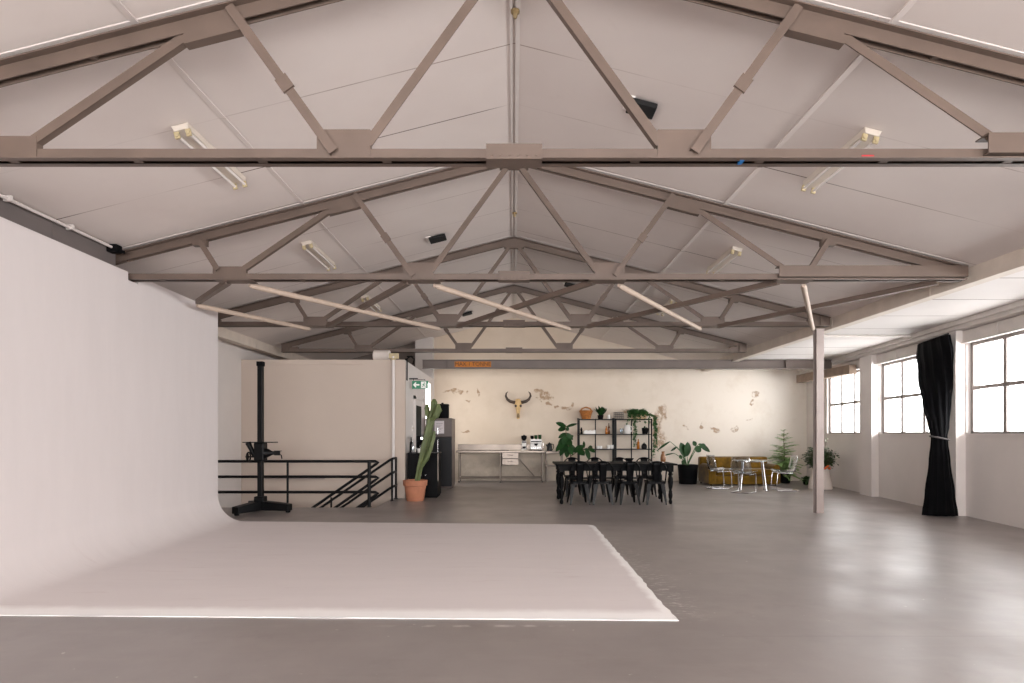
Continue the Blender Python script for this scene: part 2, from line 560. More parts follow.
st = MB()
st.box(SX0 - .1, SX1 + .1, SY0 - .1, SY0, -2.6, -0.2)
st.box(SX1, SX1 + .1, SY0, SY1, -2.6, -0.2)
st.box(SX0 - .1, SX1 + .1, SY0 - .1, SY1, -2.7, -2.6)
struct(st, 'wall_stairwell', M['partition_paint'], 'pale lining of the sunken stair opening below the floor', 'wall')

# ceiling
c = MB()
for s in (-1, 1):
    prof = [(0, RIDGE), (s * 5.45, ceil_z(5.45)), (s * 5.45, ceil_z(5.45) + .12), (0, RIDGE + .12)]
    c.prism(prof, 'y', YF, YB + .2)
struct(c, 'ceiling', M['ceiling'], 'white sheeted pitched ceiling above the steel trusses', 'ceiling')
c = MB()
c.box(5.5, 9.2, YF, YB + .2, 3.19, 3.30)
struct(c, 'ceiling_side', M['flat_ceiling'], 'flat white ceiling strip in front of the windows', 'ceiling')
c = MB()
c.box(-6, -5.5, YF, YB + .2, 3.19, 3.30)
struct(c, 'ceiling_eave', M['trim_paint'], 'narrow flat soffit above the plain side wall', 'ceiling')
# eave beams
for i, s in enumerate((-1, 1)):
    e = MB()
    e.box(min(s * 5.4, s * 5.56), max(s * 5.4, s * 5.56), YF, YB, 3.14, 3.35)
    for k in range(7):
        yy = 0.6 + k * 2.35
        e.box(min(s * 5.392, s * 5.4), max(s * 5.392, s * 5.4), yy, yy + .012, 3.14, 3.35)
    struct(e, 'trim_%d' % (i + 1), M['eave_paint'],
           ('pale eave beam under the ceiling edge over the stair side', 'pale eave beam where the pitched ceiling meets the flat one')[i], 'trim')
# ridge strip and sheet battens along the slopes
r = MB()
r.box(-.035, -.012, YF, YB, RIDGE - .028, RIDGE - .004)
r.box(.012, .05, YF, YB, RIDGE - .03, RIDGE - .004)
struct(r, 'trim_3', M['trim_paint'], 'double cover strip running along the ceiling ridge', 'trim')
for i, s in enumerate((-1, 1)):
    b_ = MB()
    xx = s * 2.49
    b_.bar((xx, YF, ceil_z(xx) - .006), (xx, YB, ceil_z(xx) - .006), .05, .012)
    struct(b_, 'trim_%d' % (4 + i), M['ceiling'], ('flat cover strip along the ceiling slope over the cyclorama',
           'flat cover strip along the ceiling slope nearer the windows')[i], 'trim')
# cover strips over the trusses
TY = [3.944, 7.0, 10.0, 13.19]
cs = MB()
for y in TY:
    for s in (-1, 1):
        cs.hexa([(0, y - .085, RIDGE - .007), (s * 5.3, y - .085, ceil_z(5.3) - .007), (s * 5.3, y + .06, ceil_z(5.3) - .007), (0, y + .06, RIDGE - .007),
                 (0, y - .09, RIDGE - .002), (s * 5.3, y - .09, ceil_z(5.3) - .002), (s * 5.3, y + .06, ceil_z(5.3) - .002), (0, y + .06, RIDGE - .002)])
struct(cs, 'trim_6', M['ceiling'], 'cover strips on the ceiling right above the truss rafters', 'trim')

# plain side wall and wall behind the camera
w = MB()
w.box(-5.95, -5.75, YF, YB + .2, -2.7, 3.3)
struct(w, 'wall_left', M['white_paint'], 'plain white side wall by the stair opening', 'wall')
w = MB()
w.box(-6, 9.2, YF - .2, YF, 0, .8)
w.box(-6, 9.2, YF - .2, YF, 3.0, 4.9)
for x0, x1 in ((-6, -4.6), (-1.4, -1.0), (2.2, 2.6), (5.8, 9.2)):
    w.box(x0, x1, YF - .2, YF, .8, 3.0)
struct(w, 'wall_rear', M['white_paint'], 'white wall with wide openings behind the viewer', 'wall')

# back wall
w = MB()
w.box(-2.35, 9.2, YB, YB + .2, 0, 4.85)
struct(w, 'wall_back', M['back_wall'], 'worn cream plaster back wall with peeled brown patches', 'wall')
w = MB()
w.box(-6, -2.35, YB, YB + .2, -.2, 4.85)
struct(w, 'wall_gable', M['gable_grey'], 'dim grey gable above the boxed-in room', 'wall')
w = MB()
w.box(-2.80, -2.30, 16.72, YB, 0, 4.1)
struct(w, 'trim_7', M['white_paint'], 'white pier standing against the back wall corner', 'trim')

# boxed-in room beside the stair
w = MB()
w.box(-5.75, -2.30, SY1, SY1 + .1, -2.7, 2.91)
struct(w, 'wall_partition', M['partition_paint'], 'beige partition wall behind the stair railing', 'wall')
w = MB()
w.box(-2.40, -2.30, SY1 + .1, 16.72, 0, 2.91)
struct(w, 'wall_kitchen', M['white_paint'], 'white partition wall with the glazed door and exit sign', 'wall')
w = MB()
w.box(-5.75, -2.40, SY1 + .1, YB, 2.80, 2.90)
struct(w, 'ceiling_room', M['partition_paint'], 'flat roof of the boxed-in room', 'ceiling')
w = MB()
w.box(-5.75, -2.296, SY1 - .006, SY1, 2.80, 2.915)
w.box(-5.38, -3.16, SY1 - .028, SY1 - .006, 2.815, 2.845)
struct(w, 'trim_8', M['partition_paint'], 'pale top rail along the beige partition wall', 'trim')

# door in the kitchen partition
d = MB()
for (y0, y1, z0, z1) in ((13.5, 13.58, 0, 2.23), (14.68, 14.76, 0, 2.23), (13.5, 14.76, 2.15, 2.23)):
    d.box(-2.30, -2.255, y0, y1, z0, z1)
dr = struct(d, 'door_1', M['white_paint'], 'white framed door with dark glass in the kitchen partition', 'door')
d = MB()
for (y0, y1, z0, z1) in ((13.58, 13.72, 0, 2.15), (14.54, 14.68, 0, 2.15), (13.72, 14.54, 2.02, 2.15), (13.72, 14.54, 0, .3)):
    d.box(-2.30, -2.275, y0, y1, z0, z1)
d.build('door_leaf', M['white_paint'], dr)
d = MB()
d.box(-2.296, -2.282, 13.72, 14.54, .3, 2.02)
d.build('glass_pane', M['dark_glass'], dr)
d = MB()
d.sweep([(-2.275, 13.65, 1.02), (-2.23, 13.65, 1.02), (-2.23, 13.76, 1.02)], .01, 8)
d.build('door_handle', M['chrome'], dr, smooth=True)

# bright high window at the end of the partition
d = MB()
for (y0, y1, z0, z1) in ((15.05, 15.11, .9, 2.76), (15.93, 15.99, .9, 2.76), (15.11, 15.93, 2.70, 2.76), (15.11, 15.93, .9, .96)):
    d.box(-2.30, -2.26, y0, y1, z0, z1)
wn = struct(d, 'window_4', M['white_paint'], 'narrow daylit window beside the fridge corner', 'window')
d = MB()
d.box(-2.30, -2.285, 15.11, 15.93, .96, 2.70)
d.build('pane', M['lit'], wn)

# window wall
WIN = [(7.30, 9.72), (10.30, 12.68), (13.30, 15.53), (4.25, 6.68), (1.25, 3.68)]
SILL, HEAD = 1.36, 2.86
def wp(y0, y1, z0, z1, i0, i1):
    """box along the window wall: i0..i1 = distance from its face into the room"""
    return [(wx(y0) - i0, y0, z0), (wx(y0) - i1, y0, z0), (wx(y1) - i1, y1, z0), (wx(y1) - i0, y1, z0),
            (wx(y0) - i0, y0, z1), (wx(y0) - i1, y0, z1), (wx(y1) - i1, y1, z1), (wx(y1) - i0, y1, z1)]
w = MB()
w.hexa(wp(YF, YB, 0, SILL, -.22, 0))
w.hexa(wp(YF, YB, HEAD, 3.3, -.22, 0))
ends = sorted(WIN)
gaps = [(YF, ends[0][0])] + [(ends[i][1], ends[i + 1][0]) for i in range(len(ends) - 1)] + [(ends[-1][1], YB)]
for (a, b_) in gaps:
    w.hexa(wp(a, b_, SILL, HEAD, -.22, 0))
for (a, b_) in gaps[1:-1]:
    w.hexa(wp(a + .02, b_ - .03, 0, 3.19, 0, .16))
struct(w, 'wall_right', M['white_paint'], 'white window wall with pilasters between the windows', 'wall')
w = MB()
for (a, b_) in WIN:
    if a < 4:
        continue
    w.hexa(wp(a - .03, b_ + .03, HEAD, 3.05, 0, .05))
    w.hexa(wp(a - .03, b_ + .03, HEAD - .02, HEAD, 0, .075))
    for fr_ in (.33, .66):
        yy = a + (b_ - a) * fr_
        w.hexa(wp(yy, yy + .025, HEAD, 3.05, .05, .058))
struct(w, 'trim_9', M['trim_paint'], 'pale lintel boards over the windows', 'trim')
w = MB()
w.hexa(wp(YF, YB, 3.06, 3.12, 0, .20))
w.hexa(wp(YF, YB, 3.12, 3.19, 0, .27))
struct(w, 'trim_10', M['trim_paint'], 'stepped cornice where the flat ceiling meets the window wall', 'trim')

for i, (a, b_) in enumerate(WIN[:4]):
    fr = MB()
    t0, t1 = -.12, -.07
    fr.hexa(wp(a, a + .06, SILL, HEAD, t0, t1))
    fr.hexa(wp(b_ - .07, b_, SILL, HEAD, t0, t1))
    fr.hexa(wp(a, b_, SILL, SILL + .03, t0, t1))
    fr.hexa(wp(a, b_, HEAD - .06, HEAD, t0, t1))
    n = 3
    for k in (1, 2):
        yy = a + (b_ - a) * k / n
        fr.hexa(wp(yy - .038, yy + .038, SILL + .03, HEAD - .04, t0, t1))
    zt = 2.105
    fr.hexa(wp(a + .05, b_ - .06, zt - .028, zt + .028, t0, t1))
    num = i + 1 if i < 3 else 5
    lab = ['steel framed window nearer the viewer than the curtain', 'steel framed window partly behind the black curtain',
           'steel framed window behind the steel column', 'steel framed window outside the picture'][i]
    win = struct(fr, 'window_%d' % num, M['window_steel'], lab, 'window')
    g = MB()
    g.hexa(wp(a + .04, b_ - .045, SILL + .03, HEAD - .04, -.10, -.095))
    g.build('pane', M['glass'], win)
    sl = MB()
    sl.hexa(wp(a, b_, SILL - .03, SILL, -.07, .02))
    sl.build('window_sill', M['white_paint'], win)
    if i < 3:
        sa = MB()
        y1 = b_ - .045 - .36
        x1 = wx(y1)
        th = MB()
        sa.hexa(wp(y1 - .02, y1 + .36, zt - .02, zt + .02, -.07, -.06))
        sa.bar((x1 + .055, y1 + .02, zt), (x1 - .02, y1 - .10, zt - .30), .012, .02)
        sa.build('stay_arm', M['window_steel'], win)

# ------------------------------------------------------------------ steel roof trusses
PT = M['steel_paint']
BZ = HZ + 1.813                # underside of the bottom chords
def top_line(x):
    return 4.67 - SLOPE * abs(x)

def make_truss(idx, y, label):
    t = empty('roof_truss', (0, y, BZ), label, 'roof truss', 'steel roof trusses')
    ox, oy, oz = 0, y, BZ
    hw = 5.33 if idx != 3 else 5.18
    def done(mb, name, m=PT, **kw):
        for v in mb.v:
            v -= Vector((0, y, BZ))
        return mb.build(name, m, t, **kw)
    # bottom chord: two angles back to back with packers between
    g, leg = .014, .054
    m = MB()
    for s in (-1, 1):
        yi = y + s * g
        m.box(-hw, hw, min(yi, yi + s * .008), max(yi, yi + s * .008), BZ, BZ + .08)
        m.box(-hw, hw, min(yi, yi + s * leg), max(yi, yi + s * leg), BZ, BZ + .008)
    k = -5.0
    while k < 5.1:
        m.box(k - .03, k + .03, y - g, y + g, BZ + .001, BZ + .05)
        k += 0.83
    done(m, 'bottom_chord')
    # top chords
    for s in (-1, 1):
        m = MB()
        p = []
        xa, xb = 0.0, s * hw
        for q in (-1, 1):
            yi = y + q * .025
            y0, y1 = min(yi, yi + q * .008), max(yi, yi + q * .008)
            m.hexa([(xa, y0, top_line(xa) - .10), (xb, y0, top_line(xb) - .10), (xb, y1, top_line(xb) - .10), (xa, y1, top_line(xa) - .10),
                    (xa, y0, top_line(xa)), (xb, y0, top_line(xb)), (xb, y1, top_line(xb)), (xa, y1, top_line(xa))])
            y0, y1 = min(yi, yi + q * .055), max(yi, yi + q * .055)
            m.hexa([(xa, y0, top_line(xa) - .01), (xb, y0, top_line(xb) - .01), (xb, y1, top_line(xb) - .01), (xa, y1, top_line(xa) - .01),
                    (xa, y0, top_line(xa)), (xb, y0, top_line(xb)), (xb, y1, top_line(xb)), (xa, y1, top_line(xa))])
        for k in range(1, 6):
            xx = s * (k * .9 + .12)
            m.box(xx - .025, xx + .025, y - .025, y + .025, top_line(xx) - .085, top_line(xx) - .02)
        done(m, 'top_chord')
        # diagonals
        def diag(xa, za, xb, zb, front=False, bump=False):
            m = MB()
            a, b_ = Vector((xa, 0, HZ + za)), Vector((xb, 0, HZ + zb))
            d_ = (b_ - a).normalized()
            n_ = Vector((-d_.z, 0, d_.x))
            yy = y - .058 if front else y - .02
            a.y = b_.y = yy
            m.bar(a, b_, .009, .062, n_)
            e1 = n_ * .027
            m.bar(a + e1 + Vector((0, .022, 0)), b_ + e1 + Vector((0, .022, 0)), .045, .008, n_)
            if bump:
                c0 = a.lerp(b_, .46)
                m.bar(c0 - d_ * .05 + Vector((0, -.008, 0)), c0 + d_ * .05 + Vector((0, -.008, 0)), .02, .085, n_)
            done(m, 'diagonal')
        diag(s * .97, 1.93, s * .09, 3.14)
        diag(s * 1.19, 1.86, s * 1.88, 2.82, True, True)
        diag(s * 2.16, 2.66, s * 3.2, 1.95)
        if not (idx == 0):
            diag(s * 3.49, 1.93, s * 3.71, 2.28, True)
        else:
            diag(s * 3.49, 1.93, s * 3.71, 2.28, True)
        # gussets
        m = MB()
        m.box(min(s * .955, s * 1.31), max(s * .955, s * 1.31), y - .026, y + .026, BZ + .02, HZ + 2.02)
        done(m, 'gusset_plate')
        m = MB()
        xs = [s * 1.82, s * 2.19]
        m.hexa([(xs[0], y - .034, top_line(xs[0]) - .17), (xs[1], y - .034, top_line(xs[1]) - .17), (xs[1], y + .034, top_line(xs[1]) - .17), (xs[0], y + .034, top_line(xs[0]) - .17),
                (xs[0], y - .034, top_line(xs[0]) - .02), (xs[1], y - .034, top_line(xs[1]) - .02), (xs[1], y + .034, top_line(xs[1]) - .02), (xs[0], y + .034, top_line(xs[0]) - .02)])
        done(m, 'gusset_plate')
        m = MB()
        m.box(min(s * 3.64, s * 3.80), max(s * 3.64, s * 3.80), y - .036, y + .036, top_line(3.72) - .145, top_line(3.72) - .03)
        done(m, 'gusset_plate')
        m = MB()
        if s > 0 and idx < 2:
            # deep channel at the heel
            m.box(3.115, 5.335, y - .075, y - .065, BZ + .03, HZ + 1.975)
            m.box(3.115, 5.335, y - .065, y + .04, HZ + 1.965, HZ + 1.975)
            m.box(3.115, 5.335, y - .065, y + .04, BZ + .03, BZ + .038)
            done(m, 'heel_channel')
        else:
            m.box(min(s * 3.17, s * 3.56), max(s * 3.17, s * 3.56), y - .028, y + .028, BZ + .02, HZ + 1.975)
            done(m, 'gusset_plate')
            m = MB()
            m.box(min(s * (hw - .16), s * hw), max(s * (hw - .16), s * hw), y - .05, y + .05, BZ, top_line(hw) + .01)
            m.box(min(s * (hw - .36), s * hw), max(s * (hw - .36), s * hw), y - .03, y + .03, BZ + .02, BZ + .12)
            done(m, 'heel_plate')
    # apex plate and splice
    m = MB()
    m.prism([(-.17, top_line(.17) - .13), (.17, top_line(.17) - .13), (.17, top_line(.17) - .02), (0, 4.66), (-.17, top_line(.17) - .02)], 'y', y - .036, y + .036)
    done(m, 'apex_plate')
    m = MB()
    m.box(-.185, .185, y - .042, y - .03, BZ + .012, BZ + .105)
    m.box(-.185, .185, y + .03, y + .042, BZ + .012, BZ + .105)
    m.box(-.185, .185, y - .070, y + .070, BZ - .008, BZ)
    for k in range(6):
        m.lathe([(.011, 0), (.011, .012), (.004, .016)], (-.15 + k * .06, y - .055, BZ + .008), 8)
    done(m, 'splice_plate')
    return t, done

tl = ['taupe steel roof truss whose bottom chord carries red and blue tape marks',
      'taupe steel roof truss with a deep heel channel and no tape, cream braces behind it',
      'taupe steel roof truss that rests on the slender steel column',
      'taupe steel roof truss above the beige boxed-in room, last before the back wall']
trusses = []
for i, y in enumerate(TY):
    t, done = make_truss(i, y, tl[i])
    trusses.append(t)
    if i == 0:
        m = MB()
        m.box(2.31, 2.39, y - .028, y - .0222, BZ + .014, BZ + .036)
        done(m, 'tape_mark', M['tape_red'])['label'] = 'red tape mark'
        m = MB()
        m.box(1.50, 1.53, y - .03, y + .03, BZ - .003, BZ + .02)
        done(m, 'tape_mark', M['tape_blue'])['label'] = 'blue tape mark'

# wind bracing between the second and third truss
wb = empty('wind_bracing', (0, 8.5, BZ), 'criss-cross steel wind bracing lying flat between two roof trusses', 'bracing')
def brace(a, b_, tube=False):
    m = MB()
    off = Vector((0, 8.5, BZ))
    a, b_ = Vector(a) - off, Vector(b_) - off
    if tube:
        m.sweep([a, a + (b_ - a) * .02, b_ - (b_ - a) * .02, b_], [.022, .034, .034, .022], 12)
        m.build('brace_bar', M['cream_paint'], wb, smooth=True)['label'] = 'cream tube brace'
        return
    m.bar(a, b_, .06, .008)
    d_ = (b_ - a).normalized()
    s_ = Vector((d_.y, -d_.x, 0)) * .027
    if s_.y > 0:
        s_ = -s_
    m.bar(a + s_ + Vector((0, 0, .028)), b_ + s_ + Vector((0, 0, .028)), .008, .06)
    m.build('brace_bar', PT, wb)
bz = BZ - .02
nx = [-5.2, -3.3, -1.1, 1.1, 3.3, 5.2]
for i in range(5):
    a, b_ = nx[i], nx[i + 1]
    if i == 0:
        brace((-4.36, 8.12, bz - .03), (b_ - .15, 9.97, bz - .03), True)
        brace((b_ - .1, 7.03, bz - .012), (-4.34, 8.10, bz - .012))
    else:
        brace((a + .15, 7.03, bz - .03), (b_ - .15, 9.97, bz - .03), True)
        brace((b_ - .15, 7.03, bz - .012), (a + .15, 9.97, bz - .012))
for yy in (7.0, 10.0):
    for xx in nx[1:5]:
        m = MB()
        m.box(xx - .22, xx + .22, yy - .10 - 8.5, yy + .10 - 8.5, -.012, -.003)
        m.build('brace_plate', PT, wb)

# column and cross beam
m = MB()
x0, x1, y0, y1 = 5.155, 5.28, 10.05, 10.17
m.box(x0, x1, y0, y0 + .014, 0, 3.13)
m.box(x0, x1, y1 - .014, y1, 0, 3.13)
m.box((x0 + x1) / 2 - .006, (x0 + x1) / 2 + .006, y0 + .014, y1 - .014, 0, 3.13)
m.box(x0 - .02, x1 + .02, y0 - .02, y1 + .02, 3.13, 3.145)
tag(m.build('steel_post', M['column_paint']), 'slender pale steel post standing alone on the floor by the windows', 'column')

bm_ = empty('steel_cross_beam', (3.1, 14.6, 2.96), 'long taupe steel cross beam near the back wall with an orange notice', 'beam')
m = MB()
xa, xb = -2.26 - 3.1, 7.86 - 3.1
m.box(xa, xb, -.007, .007, 0.01, .215)
m.box(xa, xb, -.07, .07, 0, .014)
m.box(xa, xb, -.07, .07, .205, .219)
for k in (-4.75, 3.6):
    m.box(k, k + .012, -.068, .068, .014, .205)
m.build('web', M['beam_paint'], bm_)
def text(body, size, loc, rot, material, parent, name, ext=.001, align='CENTER'):
    cu = bpy.data.curves.new(name, 'FONT')
    cu.body = body
    cu.size = size
    cu.extrude = ext
    cu.align_x = align
    cu.align_y = 'CENTER'
    o = bpy.data.objects.new(name, cu)
    C.objects.link(o)
    dg = bpy.context.evaluated_depsgraph_get()
    me = bpy.data.meshes.new_from_object(o.evaluated_get(dg))
    bpy.data.objects.remove(o)
    me.materials.clear()
    me.materials.append(material)
    o = bpy.data.objects.new(name, me)
    C.objects.link(o)
    o.location = loc
    o.rotation_euler = rot
    o.parent = parent
    return o
m = MB()
nx0, nx1 = (454.5 - 514) * 14.55 / 590 - 3.1, (491 - 514) * 14.55 / 590 - 3.1
m.box(nx0, nx1, -.012, -.007, .045, .18)
nt_ = m.build('notice', M['sign_orange'], bm_)
nt_['label'] = 'orange notice painted with dark letters'
text('MAX 1 TONNE', .135, ((nx0 + nx1) / 2, -.014, .112), (PI / 2, 0, 0), M['sign_dark'], nt_, 'lettering')
ob = nt_.children[0]
ob.scale = (.98, 1, 1)

m = MB()
m.hexa([(7.74, 13.62, 2.74), (7.90, 13.62, 2.74), (7.98, 16.30, 2.76), (7.80, 16.30, 2.76),
        (7.74, 13.62, 2.95), (7.90, 13.62, 2.95), (7.98, 16.30, 2.97), (7.80, 16.30, 2.97)])
tag(m.build('timber_beam', M['timber']), 'weathered timber beam over the farther window behind the steel post', 'beam')

# ------------------------------------------------------------------ cyclorama
def make_cyc():
    rw = .41
    H = 3.25
    tnotch = []
    Yf_w, Yb_w = 4.42, 9.09
    def xw(y):
        return -4.45 - .022 * (y - 4.0)
    rows = set(i / 56 for i in range(57))
    for yy in (6.90, 6.905, 7.095, 7.10):
        rows.add((yy - Yf_w) / (Yb_w - Yf_w))
    rows = sorted(rows)
    rnd = random.Random(3)
    def section(y_w, t):
        xwall = xw(y_w)
        top = 3.155 if 6.902 < y_w < 7.098 else H
        pts = [(xwall - .14, top), (xwall, top)]
        for k in range(1, 9):
            pts.append((xwall, top + (rw - top) * k / 8))
        for k in range(1, 10):
            a = PI + (PI / 2) * k / 9
            pts.append((xwall + rw + rw * math.cos(a), rw + rw * math.sin(a) + .007))
        xr = 1.185 + .02 * (rnd.random() - .5)
        if t > .97:
            xr -= .10 * ((t - .97) / .03) ** 2
        x0 = pts[-1][0]
        for k in range(1, 41):
            pts.append((x0 + (xr - x0) * k / 40, .007))
        pts.append((xr + .004, .0))
        pts.append((xwall - .14, .0))
        return pts
    vs, fs = [], []
    jf = [.016 * (rnd.random() - .5) for _ in range(80)]
    n = None
    for t in rows:
        yw_ = Yf_w + (Yb_w - Yf_w) * t
        pts = section(yw_, t)
        n = len(pts)
        for k, (x, z) in enumerate(pts):
            yf = 4.306 - .0235 * x
            yb = 8.84 - .058 * x
            yb = min(yb, 9.09)
            if x < -4.0:
                yf, yb = 4.42 + 0 * x, 9.09
            y = yf + (yb - yf) * t
            if z < .01 and t < .02:
                y += jf[k]
            vs.append((x, y, z))
    for i in range(len(rows) - 1):
        for k in range(n):
            k2 = (k + 1) % n
            fs.append((i * n + k, i * n + k2, (i + 1) * n + k2, (i + 1) * n + k))
    fs.append(tuple(range(n - 1, -1, -1)))
    fs.append(tuple((len(rows) - 1) * n + k for k in range(n)))
    m = MB().add(vs, fs)
    o = m.build('cyclorama', M['cyc'], smooth=True, angle=35)
    tag(o, 'white photo cyclorama wall curving down into a painted floor sheet', 'photo backdrop')
make_cyc()

# dark grey panel and conduit above the cyclorama
m = MB()
zt = ceil_z(4.66)
m.box(-4.70, -4.66, 1.0, 6.90, 3.10, zt + .0)
m.box(-4.664, -4.655, 5.95, 5.965, 3.10, zt - .02)
struct(m, 'trim_11', M['panel_dark'], 'dark grey panel between ceiling and cyclorama top', 'trim')
m = MB()
m.sweep([(-4.60, 4.45, ceil_z(4.6) - .04), (-4.60, 6.78, ceil_z(4.6) - .04)], .016, 10)
for yy in (4.6, 5.35, 6.1):
    m.box(-4.635, -4.565, yy, yy + .03, ceil_z(4.6) - .06, ceil_z(4.6) - .008)
cd = tag(m.build('ceiling_conduit', M['white_paint'], smooth=True), 'thin white conduit along the ceiling above the cyclorama wall', 'pipe')
m = MB()
m.box(-4.66, -4.54, 6.74, 6.84, ceil_z(4.6) - .09, ceil_z(4.6) - .005)
m.sweep([(-4.60, 6.80, ceil_z(4.6) - .05), (-4.50, 6.82, ceil_z(4.6) - .08)], .02, 8)
m.build('junction_box', M['black_matte'], cd, bevel=.006)
m = MB()
m.sweep([(5.45, 10.93, 3.165), (7.40, 10.93, 3.165)], .02, 10)
for xx in (5.7, 6.5, 7.3):
    m.box(xx, xx + .03, 10.90, 10.96, 3.15, 3.19)
tag(m.build('curtain_track', M['trim_paint'], smooth=True), 'slim track across the flat ceiling towards the curtain', 'rail')

# ------------------------------------------------------------------ fluorescent lights
def make_light(label):
    t = empty('fluorescent_light', (0, 0, 0), label, 'ceiling light', 'twin tube lights on the ceiling')
    m = MB()
    m.prism([(-.075, 0), (-.06, -.05), (.06, -.05), (.075, 0)], 'y', -.54, .54)
    m.build('batten', M['batten'], t, bevel=.004)
    for s in (-1, 1):
        m = MB()
        m.sweep([(s * .05, -.515, -.078), (s * .05, .515, -.078)], .014, 12)
        m.build('tube', M['tube'], t, smooth=True)
        for e in (-1, 1):
            m = MB()
            y0 = e * .53
            m.box(s * .05 - .022, s * .05 + .022, min(y0, y0 - e * .022), max(y0, y0 - e * .022), -.105, -.045)
            m.sweep([(s * .05, y0 - e * .012, -.078), (s * .05, y0 + e * .012, -.078)], .018, 10)
            m.build('lamp_holder', M['brass'], t, bevel=.003)
    return t
L0 = None
places = [(-2.83, 5.53, 'twin tube light on the cyclorama slope, behind the taped truss'),
          (3.03, 5.51, 'twin tube light on the window side slope, behind the taped truss'),
          (-2.83, 8.56, 'twin tube light on the cyclorama slope between second and third truss'),
          (3.07, 8.63, 'twin tube light on the window side slope between second and third truss'),
          (-2.84, 11.7, 'twin tube light on the stair side slope between third and fourth truss'),
          (3.06, 11.75, 'twin tube light on the window side slope between third and fourth truss')]
for (x, y, lab) in places:
    o = make_light(lab) if L0 is None else copy_tree(L0)
    if L0 is None:
        L0 = o
    o['label'] = lab
    o.location = (x, y, ceil_z(x) - .004)
    o.rotation_euler = (0, math.atan(SLOPE) * (1 if x > 0 else -1), 0)

# black box fittings under the ceiling
sp0 = None
for (x, y, rz, lab) in ((1.19, 5.45, .5, 'black ceiling box with a torn white mount, just beyond the taped truss'),
                        (-1.18, 9.1, .3, 'black ceiling box on the cyclorama slope between second and third truss'),
                        (1.17, 12.0, .3, 'black ceiling box on the window side slope before the fourth truss'),
                        (-1.18, 14.8, .3, 'black ceiling box on the slope beyond the fourth truss')):
    if sp0 is None:
        o = empty('ceiling_speaker', (0, 0, 0), lab, 'ceiling fitting', 'black boxes on the ceiling')
        m = MB()
        m.box(-.135, .125, -.10, .10, -.06, -.012)
        m.build('case', M['void_black'], o, bevel=.01)
        m = MB()
        m.box(-.18, -.09, -.10, .07, -.014, 0)
        m.box(-.17, -.13, .07, .12, -.014, 0)
        m.build('mounting_plate', M['white_gloss'], o)
        sp0 = o
    else:
        o = copy_tree(sp0)
    o['label'] = lab
    o.location = (x, y, ceil_z(x) - .002)
    o.rotation_euler = (0, math.atan(SLOPE) * (1 if x > 0 else -1), 0)
    o.rotation_mode = 'XYZ'
hk0 = None
for y, lab in ((4.62, 'small brass ceiling rose on the ridge above the taped truss'), (8.85, 'small brass ceiling rose on the ridge beyond the second truss')):
    if hk0 is None:
        m = MB()
        m.lathe([(.035, 0), (.035, -.015), (.018, -.025), (.016, -.05), (.01, -.06)], (0, 0, 0), 14)
        hk0 = o = m.build('ceiling_rose', M['old_brass'], smooth=True)
    else:
        o = hk0.copy()
        C.objects.link(o)
    tag(o, lab, 'ceiling fitting', 'brass roses on the ridge')
    o.location = (0.01, y, RIDGE - .03)

# ------------------------------------------------------------------ studio camera stand
S = empty('camera_stand', (-4.406, 10.26, 0), 'tall black studio camera stand with a column and crank wheel', 'camera stand')
m = MB()
m.box(-.043, .043, -.045, .045, .10, 2.56)
m.build('column', M['black_metal'], S, bevel=.008)
m = MB()
m.box(-.055, .055, -.055, .055, 2.53, 2.61)
m.build('column_cap', M['black_matte'], S, bevel=.008)
for a in (249, 350, 128):
    A = math.radians(a)
    m = MB()
    R = Matrix.Rotation(A, 4, 'Z')
    vs = []
    for (x, h, ww) in ((0.04, .19, .08), (.30, .17, .078), (.56, .145, .07)):
        vs += [R @ Vector((x, -ww, .03)), R @ Vector((x, ww, .03)), R @ Vector((x, ww, h)), R @ Vector((x, -ww, h))]
    fs = [(0, 1, 2, 3), (11, 10, 9, 8)]
    for i in (0, 4):
        fs += [(i + k, i + (k + 1) % 4, i + 4 + (k + 1) % 4, i + 4 + k) for k in range(4)]
    m.add(vs, fs)
    lg = m.build('leg', M['black_metal'], S, bevel=.01)
    m = MB()
    c0 = R @ Vector((.52, 0, .0))
    m.lathe([(.035, 0), (.04, .01), (.04, .03), (.03, .04)], c0, 12)
    m.build('foot', M['black_matte'], lg, smooth=True)
m = MB()
m.box(-.085, .085, -.085, .085, .10, .27)
m.build('hub', M['black_metal'], S, bevel=.015)
m = MB()
m.box(-.085, .085, -.09, .09, .88, 1.20)
m.build('carriage', M['black_metal'], S, bevel=.015)
m = MB()
m.box(-.27, .26, -.11, .11, 1.20, 1.215)
m.build('tray', M['black_metal'], S, bevel=.003)
m = MB()
m.sweep(bez((-.22, 0, 1.20), (-.17, 0, 1.10), (-.10, 0, .96), 8), [.05, .048, .045, .043, .04, .04, .04, .04, .04], 10)
m.build('support_arm', M['black_metal'], S, smooth=True)
m = MB()
ring = [(-.21, .078 * math.cos(2 * PI * k / 20), .955 + .078 * math.sin(2 * PI * k / 20)) for k in range(20)]
m.sweep(ring, .014, 8, closed=True)
for k in range(3):
    a = 2 * PI * k / 3
    m.bar((-.21, 0, .955), (-.21, .078 * math.cos(a), .955 + .078 * math.sin(a)), .014, .02, (1, 0, 0))
m.sweep([(-.26, 0, .955), (-.08, 0, .955)], .014, 8)
m.build('crank_wheel', M['black_metal'], S, smooth=True)
m = MB()
m.sweep([(.08, 0, 1.02), (.14, 0, 1.02), (.20, 0, 1.02), (.26, 0, 1.02)], [.09, .07, .035, .03], 12)
m.box(.25, .33, -.03, .03, .98, 1.05)
m.box(.24, .36, -.02, .02, 1.05, 1.062)
m.sweep([(.32, 0, 1.0), (.36, 0, .98), (.37, 0, .92)], .01, 8)
m.build('tilt_head', M['black_metal'], S, smooth=True)

